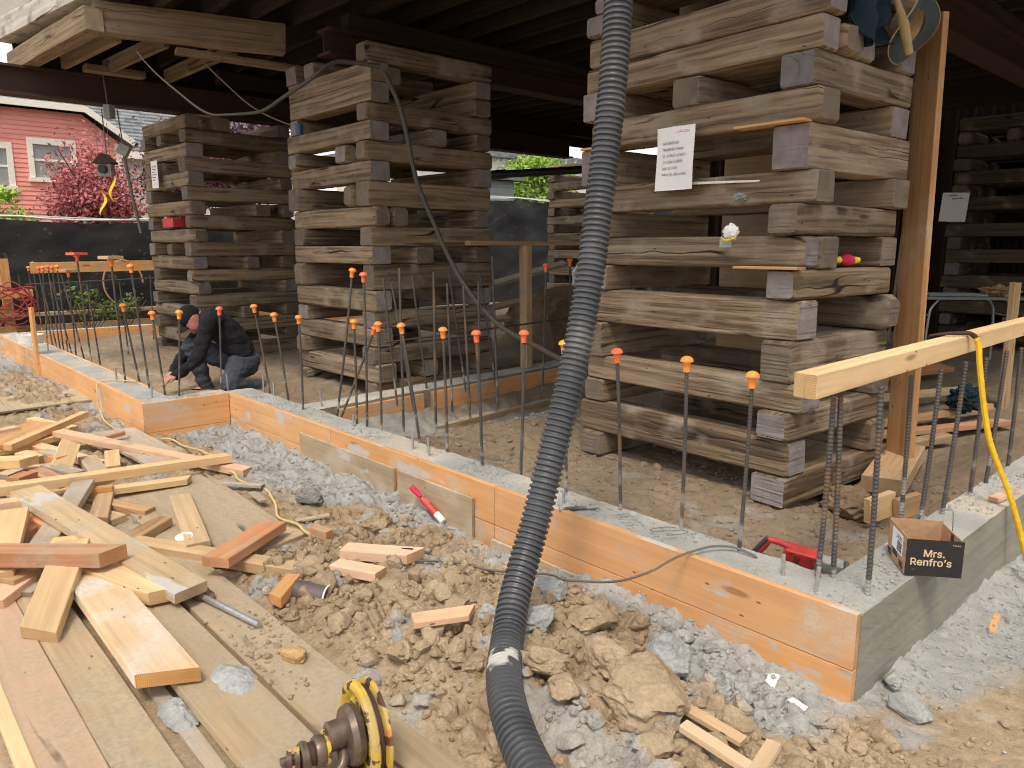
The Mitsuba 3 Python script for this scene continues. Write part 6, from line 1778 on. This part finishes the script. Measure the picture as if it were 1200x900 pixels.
for i, (p, h, lab) in enumerate(((M['tape1'], .34, 'strip of yellow caution tape fluttering in front of the maple, the lower one'), (M['tape2'], .38, 'strip of yellow caution tape fluttering in front of the maple, the upper one'))):
    t = np.linspace(0, 1, 14)
    a = np.array(p) + up * h / 2
    l_ = np.stack([.05 * np.sin(t * 5 + i), .03 * np.cos(t * 4), -h * t], -1)
    wv = .016 * np.sin(t * PI) + .006
    v = np.vstack([a + l_ - RV * wv[:, None], a + l_ + RV * wv[:, None], a + l_ + RV * wv[:, None] + FV * .006, a + l_ - RV * wv[:, None] + FV * .006])
    n = 14
    f = []
    for j in range(n - 1):
        for s0, s1 in ((0, 1), (1, 2), (2, 3), (3, 0)):
            f += [[s0 * n + j, s1 * n + j, s1 * n + j + 1], [s0 * n + j, s1 * n + j + 1, s0 * n + j + 1]]
    k = single('caution_tape', lab, 'caution tape', (v, np.array(f)), 'tape_yellow', 40)
    part(k, 'string', tube(np.stack([a, [a[0], a[1], 3.32]]), .004, 4), 'cable_old', 40)
single('drain_pipe', 'black drain pipe hung level under the house left of the hose', 'pipe', merge(tube(np.array([[8.4, 10.3, 2.80], [9.5, 8.6, 2.86]]), .065, 14), tube(np.array([[8.60, 9.99, 2.81], [8.75, 9.76, 2.82]]), .078, 14)), 'pipe_black', 40)

# right-hand side under the house
single('plywood_sheet', 'brown plywood sheet standing on edge in the shadow behind the biggest timber stack', 'plywood sheet', beam((5.604, 3.554, 1.25), (5.745, 3.020, 1.25), .02, 2.3, .002), 'lumber_brown', False)
tb = thing('folding_table', 'grey metal-edged folding table under the house at the right', 'table')
tc = np.array([11.1, 3.35, .98])
tx = np.array([.62, -.78, 0])
ty = np.array([.78, .62, 0])
TP = lambda s, d, z: tc + tx * s + ty * d + up * z
tops = m3.Manifold.batch_hull([m3.Manifold.cylinder(.035, .08, .08, 24).translate([float(a) for a in TP(s, d, -.035)]) for s in (-.62, .62) for d in (-.33, .33)])
part(tb, 'table_top', tops, 'table_metal')
for s in (-.5, .5):
    for d in (-.28, .28):
        part(tb, 'leg', tube(spline([TP(s * .8, d, -.035), TP(s, d, -.2), TP(s * 1.05, d, -.95)], 20), .016, 10), 'galvanized', 40)
    part(tb, 'leg_brace', tube(np.stack([TP(s, -.28, -.25), TP(s, .28, -.25)]), .012, 8), 'galvanized', 40)
single('paper_sheet', 'grey sheets of paper spread on the folding table', 'paper', obox(TP(-.15, 0, .012), (.7, .45, .02), -52), 'mesh_grey', False)
single('rag', 'crumpled pinkish cloth on the right end of the folding table', 'rag', crumple(TP(.42, 0, .05), .24, 6, .35), 'cardboard', 40)
bwl = thing('board_wall', 'dark reddish board wall standing in the shadow behind the folding table', 'wall')
for i in range(47):
    part(bwl, 'board', beam((14.2, -2.4 + i * .26, -.1), (14.2, -2.4 + i * .26, 6.2), .03, .256, .003, 0, 1), 'dark_boards', False)
part(bwl, 'backing', box(14.23, 14.30, -2.5, 9.7, -.1, 6.2), 'dark_boards', False)
for i, (A, B, w_, t_, lab) in enumerate((((6.1, 2.5, .16), (7.6, 2.0, .2), .10, .05, 'long scrap board on the dirt behind the tall plank, upper one'), ((5.9, 2.35, .15), (7.2, 1.75, .16), .14, .04, 'long scrap board on the dirt behind the tall plank, lower one'),
                                         ((6.8, 2.9, .22), (8.2, 2.3, .24), .12, .05, 'board crossing the scrap heap behind the tall plank'), ((5.75, 2.1, .14), (6.3, 1.9, .16), .1, .05, 'short scrap at the foot of the tall plank'),
                                         ((7.6, 3.6, .2), (9.6, 3.0, .22), .2, .05, 'board lying under the folding table'), ((8.4, 3.9, .26), (9.6, 3.2, .3), .12, .05, 'second board lying under the folding table'))):
    single('scrap_board', lab, 'lumber', beam(A, B, w_, t_, .003, 4 * i - 8, 2), ('lumber_brown', 'lumber_red', 'lumber_tan')[i % 3], False)
single('water_bottle_pack', 'crumpled dark bag with a white label on the boards behind the pry bar', 'bag', crumple((7.1, 2.05, .33), .16, 4, .9, 4, .7), 'jacket_blue', 40)
for i in range(4):
    single('leaning_slat', f'{ORD[i]} thin pale slat leaning on the dark right-hand stack, counting from its corner', 'lumber', beam((12.0 - .03 * i, 4.35 + .07 * i, .2), (12.25, 4.4 + .07 * i, 2.0), .03, .05, .003), 'lumber_dusty', False, 'slats leaning on the dark stack')
# dirt heap and lumber seen between the stacks
hpv, hpf = rock_mesh(5, 301, .35, .8)
single('dirt_heap', 'heap of dark earth between the second stack and the hose under the house', 'dirt heap', (hpv * [1.5, 1.2, 1.0] + [8.6, 8.0, .2], hpf), 'dark', 45)
for i, (A, B, lab) in enumerate((((7.3, 9.2, .9), (9.0, 8.6, 1.35), 'pale board leaning on the dark earth heap, upper one'), ((7.2, 9.0, .6), (8.8, 8.2, .95), 'brown board leaning on the dark earth heap, lower one'), ((7.6, 8.8, .5), (9.2, 7.9, .62), 'board lying at the foot of the earth heap'))):
    single('scrap_board', lab, 'lumber', beam(A, B, .2, .05, .003, 12, 2), ('lumber_dusty', 'lumber_brown', 'lumber_brown')[i], False)
single('white_jug', 'white plastic jug beside the boards on the dark earth heap', 'jug', revolve([(0, 0), (.12, 0), (.13, .2), (.06, .3), (.05, .34), (0, .34)], 16, (9.3, 8.55, 1.0)), 'white_plastic')

# ------------------------------------------------------------------ background: fence, houses, trees
fn_ = thing('fabric_fence', 'black fabric construction fence with a pale top rail across the left and behind the stacks', 'fence')
fx = np.linspace(-6, 20, 461)
topz = 2.12 + .80 * sst(fx, 6, 12.5)
for s in range(5):
    sel = slice(s * 92, s * 92 + 93)
    X, S = np.meshgrid(fx[sel], np.linspace(0, 1, 40), indexing='ij')
    tz = np.interp(X, fx, topz) - .04 - .05 * np.abs(np.sin(X * 1.3))
    Z = -.2 + (tz + .2) * S
    P = np.stack([X * 1.2, 0 * X, Z * 2], -1)
    Y = 15.6 + .12 * (meshkit.fbm(P, 4, 3) - .5) + .05 * np.sin(X * 4.3 + 2.2 * Z) * S
    ii = np.arange(X.size).reshape(X.shape)
    qq = np.stack([ii[:-1, :-1], ii[1:, :-1], ii[1:, 1:], ii[:-1, 1:]], -1).reshape(-1, 4)
    v = np.stack([X, Y, Z], -1).reshape(-1, 3)
    m = len(v)
    part(fn_, 'fabric_panel', (np.vstack([v, v + [0, .006, 0]]), np.vstack([qq[:, [0, 1, 2]], qq[:, [0, 2, 3]], qq[:, [2, 1, 0]] + m, qq[:, [3, 2, 0]] + m])), 'fence_fabric', True)
for i in range(9):
    x = -5.9 + i * 3.2
    part(fn_, 'post', tube(np.array([[x, 15.72, -.2], [x, 15.72, float(np.interp(x, fx, topz)) + .03]]), .03, 10), 'galvanized', 40)
part(fn_, 'top_rail', tube(np.stack([fx[::20], 15.66 + 0 * fx[::20], topz[::20] + .02 * np.sin(fx[::20])], -1), .028, 10), 'galvanized', 40)
part(fn_, 'edge_rope', tube(np.stack([fx[::8], 15.58 + 0 * fx[::8], topz[::8] + .03 - .06 * np.abs(np.sin(fx[::8] * 1.3))], -1), .014, 6), 'white_plastic', 40)
for i, (A, B) in enumerate((((1.6, 14.9, .42), (9, 15.1, .42)), ((1.6, 14.9, .20), (9, 15.1, .20)))):
    part(fn_, 'kick_board', beam(A, B, .045, .2, .003, 0, 2), 'joist_wood' if i == 0 else 'lumber_brown', False)
single('wooden_beam', 'brown timber lying along the foot of the black fence', 'timber', beam((1.7, 14.62, .50), (8.8, 14.8, .50), .12, .06, .004), 'lumber_brown', False)

sf = thing('fabric_fence', 'black fabric fence closing the far right end of the lot behind the stacks', 'fence')
Yv, S = np.meshgrid(np.linspace(-3, 15.5, 180), np.linspace(0, 1, 30), indexing='ij')
P = np.stack([0 * Yv, Yv * 1.2, S * 5], -1)
v = np.stack([19.8 + .12 * (meshkit.fbm(P, 4, 13) - .5), Yv, -.2 + 3.0 * S - .05 * np.abs(np.sin(Yv * 1.3)) * S], -1).reshape(-1, 3)
ii = np.arange(Yv.size).reshape(Yv.shape)
qq = np.stack([ii[:-1, :-1], ii[1:, :-1], ii[1:, 1:], ii[:-1, 1:]], -1).reshape(-1, 4)
part(sf, 'fabric_panel', (np.vstack([v, v + [.006, 0, 0]]), np.vstack([qq[:, [0, 1, 2]], qq[:, [0, 2, 3]], qq[:, [2, 1, 0]] + len(v), qq[:, [3, 2, 0]] + len(v)])), 'fence_fabric', True)
for i in range(7):
    part(sf, 'post', tube(np.array([[19.9, -2.8 + 3.0 * i, -.2], [19.9, -2.8 + 3.0 * i, 2.85]]), .03, 10), 'galvanized', 40)
part(sf, 'top_rail', tube(np.array([[19.86, -3, 2.8], [19.86, 15.5, 2.8]]), .028, 10), 'galvanized', 40)
rb_ = thing('grey_house', 'plain grey house beyond the far right end of the lot', 'house')
part(rb_, 'wall', box(25, 35, -4, 13, 0, 5.2), 'house_skin', False)
part(rb_, 'roof', prism([(24.5, -4.5), (35.5, -4.5), (35.5, 13.5), (24.5, 13.5)], 5.2, 5.4), 'shingle', False)
for i in range(4):
    wk = part(rb_, 'window', box(24.94, 24.995, -2.5 + 4 * i, -1.3 + 4 * i, 2.2, 3.7), 'white_trim', False)
    put(wk + '__pane', box(24.92, 24.938, -2.4 + 4 * i, -1.4 + 4 * i, 2.3, 3.6), 'window_pane', False)

YR = 22.0
rh = thing('red_house', 'salmon-red clapboard house beyond the fence at the left', 'house')
RW = [(-3, 0), (6.12, 0), (6.12, 4.30), (5.32, 4.90), (3.62, 4.90), (-3, 1.2 + 3.0)]
from shapely.geometry import Polygon, box as sbox
wallp = Polygon(RW)
wins = [(4.235 - .16, 5.12 - .02, 3.25, 4.20), (2.75, 3.72, 3.02, 4.04)]
rows_ = []
zz = 0.
while zz < 4.95:
    strip = sbox(-3, zz, 6.12, zz + .108).intersection(wallp)
    for w0 in wins:
        strip = strip.difference(sbox(w0[0], w0[2], w0[1], w0[3]))
    for g in getattr(strip, 'geoms', [strip]):
        if g.is_empty or g.geom_type != 'Polygon':
            continue
        m = trimesh.creation.extrude_polygon(g, .02, engine='earcut')
        v = np.array(m.vertices)
        tiltv = (zz + .108 - v[:, 1]) * .18
        rows_.append((np.stack([v[:, 0], YR - tiltv + .02 - v[:, 2], v[:, 1]], -1), np.array(m.faces)[:, ::-1]))
    zz += .11
part(rh, 'siding_boards', merge(*rows_), 'red_siding', False, kind='stuff')
part(rh, 'wall_core', merge(box(-3, 6.08, YR + .04, YR + 9, 0, 4.2)), 'red_siding', False)
for x0, x1, z0, z1 in wins:
    wk = part(rh, 'window', merge(box(x0 - .02, x1 + .02, YR - .05, YR + .03, z1 - .11, z1 + .04), box(x0 - .05, x1 + .05, YR - .09, YR + .03, z0 - .06, z0 + .05), box(x0 - .02, x0 + .10, YR - .048, YR + .03, z0, z1), box(x1 - .10, x1 + .02, YR - .048, YR + .03, z0, z1)), 'white_trim', False)
    put(wk + '__pane', box(x0 + .1, x1 - .1, YR + .01, YR + .03, z0 + .05, z1 - .1), 'window_pane', False)
    put(wk + '__sash_bar', box(x0 + .1, x1 - .1, YR - .01, YR + .008, (z0 + z1) / 2 - .03, (z0 + z1) / 2 + .02), 'white_trim', False)
fas = []
for A, B in (((3.5, 4.93), (5.36, 4.93)), ((5.34, 4.94), (6.45, 4.20)), ((3.52, 4.94), (-3, 1.9))):
    fas.append(beam((A[0], YR - .30, A[1] + .06), (B[0], YR - .30, B[1] + .06), .04, .15, .003)[:2])
part(rh, 'fascia', merge(*fas), 'white_trim', False)
sof = np.array([[3.5, YR - .28, 5.06], [5.36, YR - .28, 5.06], [6.50, YR - .28, 4.30], [-3, YR - .28, 2.0]])
rfv = np.array([[3.5, YR - .28, 5.07], [5.36, YR - .28, 5.07], [4.5, YR + 1.0, 5.75], [4.5, YR + 9, 5.75], [6.55, YR - .28, 4.25], [6.55, YR + 9, 4.25], [-3, YR - .28, 2.0], [-3, YR + 9, 2.0]])
rff = np.array([[0, 1, 2], [1, 4, 5], [1, 5, 3], [1, 3, 2], [0, 2, 3], [0, 3, 7], [0, 7, 6]])
part(rh, 'roof', (np.vstack([rfv, rfv - [0, 0, .05]]), np.vstack([rff, rff[:, ::-1] + len(rfv)])), 'shingle', False)
part(rh, 'corner_board', box(6.03, 6.16, YR - .06, YR + .05, 0, 4.25), 'white_trim', False)
gh = thing('grey_roofed_house', 'white house with a broad grey shingle roof rising behind the red house', 'house')
part(gh, 'wall', box(3, 13.5, 27.0, 36, 0, 4.6), 'white_trim', False)
r_l = [(2.5, 26.5, 4.5), (14.0, 26.5, 4.5), (14.0, 31.5, 7.6), (2.5, 31.5, 7.6), (14.0, 36.5, 4.5), (2.5, 36.5, 4.5)]
rv = np.array(r_l)
rows_ = []
for i in range(22):
    t0, t1 = i / 22, (i + 1) / 22
    for side in (0, 1):
        e0, e1 = (rv[0], rv[3]) if side == 0 else (rv[5], rv[3])
        a0, a1_ = e0 + (e1 - e0) * t0, e0 + (e1 - e0) * t1
        w = np.array([11.5, 0, 0])
        o = np.array([0, 0, .05])
        v = np.array([a0 + o, a0 + w + o, a1_ + w, a1_, a0, a0 + w])
        rows_.append((v, np.array([[0, 1, 2], [0, 2, 3], [4, 5, 1], [4, 1, 0]])))
part(gh, 'roof_shingles', merge(*rows_), 'shingle', False, kind='stuff')
part(gh, 'gable', (np.array([[3, 27, 4.6], [3, 36, 4.6], [3, 31.5, 7.4], [13.5, 27, 4.6], [13.5, 36, 4.6], [13.5, 31.5, 7.4]]), np.array([[0, 1, 2], [3, 5, 4]])), 'white_trim', False)
part(gh, 'eave_board', box(2.4, 14.1, 26.4, 26.46, 4.38, 4.6), 'white_trim', False)
gw = part(gh, 'window', box(8.4, 9.5, 26.93, 26.99, 3.0, 4.2), 'window_pane', False)
put(gw + '__muntins', merge(*([box(8.4 + .36 * i, 8.46 + .36 * i, 26.88, 26.925, 3.0, 4.2) for i in range(4)] + [box(8.4, 9.54, 26.885, 26.92, 3.0 + .38 * i, 3.05 + .38 * i) for i in range(4)])), 'white_trim', False)
wh = thing('white_house', 'pale building seen in the bright gap between the second stack and the hose', 'house')
part(wh, 'wall', box(17, 30, 24.0, 30, 0, 5.2), 'white_trim', False)
part(wh, 'roof', merge(box(16.6, 30.4, 23.6, 30.4, 5.2, 5.5)), 'shingle', False)
part(wh, 'window', box(22.0, 23.0, 23.95, 23.99, 2.9, 4.0), 'window_pane', False)
sd = thing('garden_shed', 'small grey board shed top showing above the fence right of the second stack', 'shed')
for i in range(17):
    part(sd, 'board', box(13.6, 16.1, 17.6 - .002 * (i % 2), 18.9, .2 * i + .2, .2 * i + .394), 'lumber_dusty' if False else 'mesh_grey', False)
part(sd, 'roof', box(13.5, 16.4, 17.4, 19.1, 3.61, 3.69), 'shingle', False)


nb = thing('neighbour_house', 'tall grey house side beyond the right edge of the lot', 'house')
part(nb, 'wall', box(7.5, 22, -9, -3.6, 0, 6.5), 'house_skin', False)
part(nb, 'roof', box(7.2, 22.3, -9.3, -3.3, 6.5, 6.7), 'shingle', False)


def leaf_cloud(n, c, rad, size, seed, clumps=26, shape_=1.0):
    """Leaf-sized folded quads gathered in uneven clumps through the crown."""
    r = np.random.default_rng(seed)
    cc = r.normal(size=(clumps, 3))
    cc /= np.linalg.norm(cc, axis=1, keepdims=True)
    cc *= r.uniform(.25, 1.0, (clumps, 1)) ** .6
    cr = r.uniform(.14, .34, clumps)
    w = r.integers(0, clumps, n)
    p = cc[w] + r.normal(size=(n, 3)) * cr[w][:, None] * [1, 1, .6]
    p = p * np.asarray(rad) + np.asarray(c)
    d1 = r.normal(size=(n, 3))
    d1 /= np.linalg.norm(d1, axis=1, keepdims=True)
    d2 = np.cross(d1, r.normal(size=(n, 3)))
    d2 /= np.linalg.norm(d2, axis=1, keepdims=True)
    d3 = np.cross(d1, d2)
    s = size * r.uniform(.6, 1.3, (n, 1))
    a, b, e, g = p - d1 * s, p + d2 * s * .45 + d3 * s * .12, p + d1 * s, p - d2 * s * .45 + d3 * s * .12
    v = np.stack([a, b, e, g], 1).reshape(-1, 3)
    k = np.arange(n)[:, None] * 4
    f = np.concatenate([k + [0, 1, 2], k + [0, 2, 3]])
    return v, f


def tree(name, lab, base, c, rad, n, size, mat, seed, cat='tree', mats=None, clumps=26):
    k = thing(name, lab, cat)
    base, c = np.array(base, float), np.array(c, float)
    r = np.random.default_rng(seed)
    limbs = [tube(spline([base, (base + c) / 2 + [.1, .05, 0], c], 16), np.linspace(.09, .03, 16) * rad[0], 8)]
    for i in range(9):
        e = c + r.normal(size=3) * np.array(rad) * .55
        s0 = base + (c - base) * r.uniform(.45, .95)
        limbs.append(tube(spline([s0, (s0 + e) / 2 + [0, 0, .1], e], 10), np.linspace(.035, .01, 10) * rad[0], 6))
    part(k, 'trunk', merge(*limbs), 'bark', 40)
    part(k, 'crown', leaf_cloud(n, c, rad, size, seed, clumps), mat, False)
    if mats:
        part(k, 'crown', leaf_cloud(n // 2, c - np.array([0, 0, rad[2] * .25]), np.array(rad) * .9, size, seed + 50, clumps), mats, False)
    return k


tree('maple_tree', 'red-leaved maple in front of the red house', (4.5, 18.0, 0), (4.45, 18.0, 2.62), (.80, .8, 1.05), 7000, .055, 'leaf_red', 21, mats='leaf_red_dark', clumps=44)
tree('plum_tree', 'dark purple-leaved tree between the red house and the third stack', (6.7, 19.3, 0), (6.75, 19.3, 2.9), (.95, .9, 1.35), 8000, .055, 'leaf_purple', 22, clumps=36)
tree('plum_tree', 'purple-leaved tree glimpsed through the top of the third stack', (9.0, 20.0, 0), (8.6, 20.0, 4.0), (1.5, .9, 1.3), 4200, .085, 'leaf_purple', 29, clumps=30)
tree('garden_bush', 'bright green bush at the left edge behind the fence', (2.9, 17.6, 0), (2.75, 17.6, 1.9), (.55, .55, .75), 2200, .07, 'leaf_lime', 23, 'bush')
tree('green_tree', 'light green tree in the bright gap right of the second stack', (18.7, 19.5, 0), (18.7, 19.5, 3.75), (1.25, 1.1, 1.2), 7000, .085, 'leaf_lime', 24, mats='leaf_green', clumps=40)
for i, (x, y, w, h, n, lab) in enumerate(((3.3, 14.35, .35, .55, 270, 'leggy green shrub behind the far left bars, the left one'), (3.85, 14.4, .32, .40, 230, 'low green shrub behind the far left bars, the right one'))):
    k = thing('shrub', lab, 'shrub')
    r = np.random.default_rng(70 + i)
    st = []
    for j in range(12):
        e = np.array([x + r.normal() * w * .8, y + r.normal() * .12, .35 + r.uniform(.2, 1.0) * h])
        st.append(tube(spline([(x, y, .1), ((x + e[0]) / 2, y, e[2] * .6), e], 8), .007, 5))
    part(k, 'stems', merge(*st), 'bark', 40)
    part(k, 'leaves', leaf_cloud(n, (x, y, .42 + h * .42), (w, .2, h * .55), .045, 80 + i, 16), 'leaf_green', False)
single('garden_hose', 'pale loop of garden hose hanging on the fence behind the shrubs', 'hose', tube(np.stack([4.15 + .34 * np.cos(np.linspace(0, 5.4, 50)), 15.35 + 0 * np.linspace(0, 1, 50), .95 + .42 * np.sin(np.linspace(0, 5.4, 50))], -1), .016, 6), 'cardboard', 40)
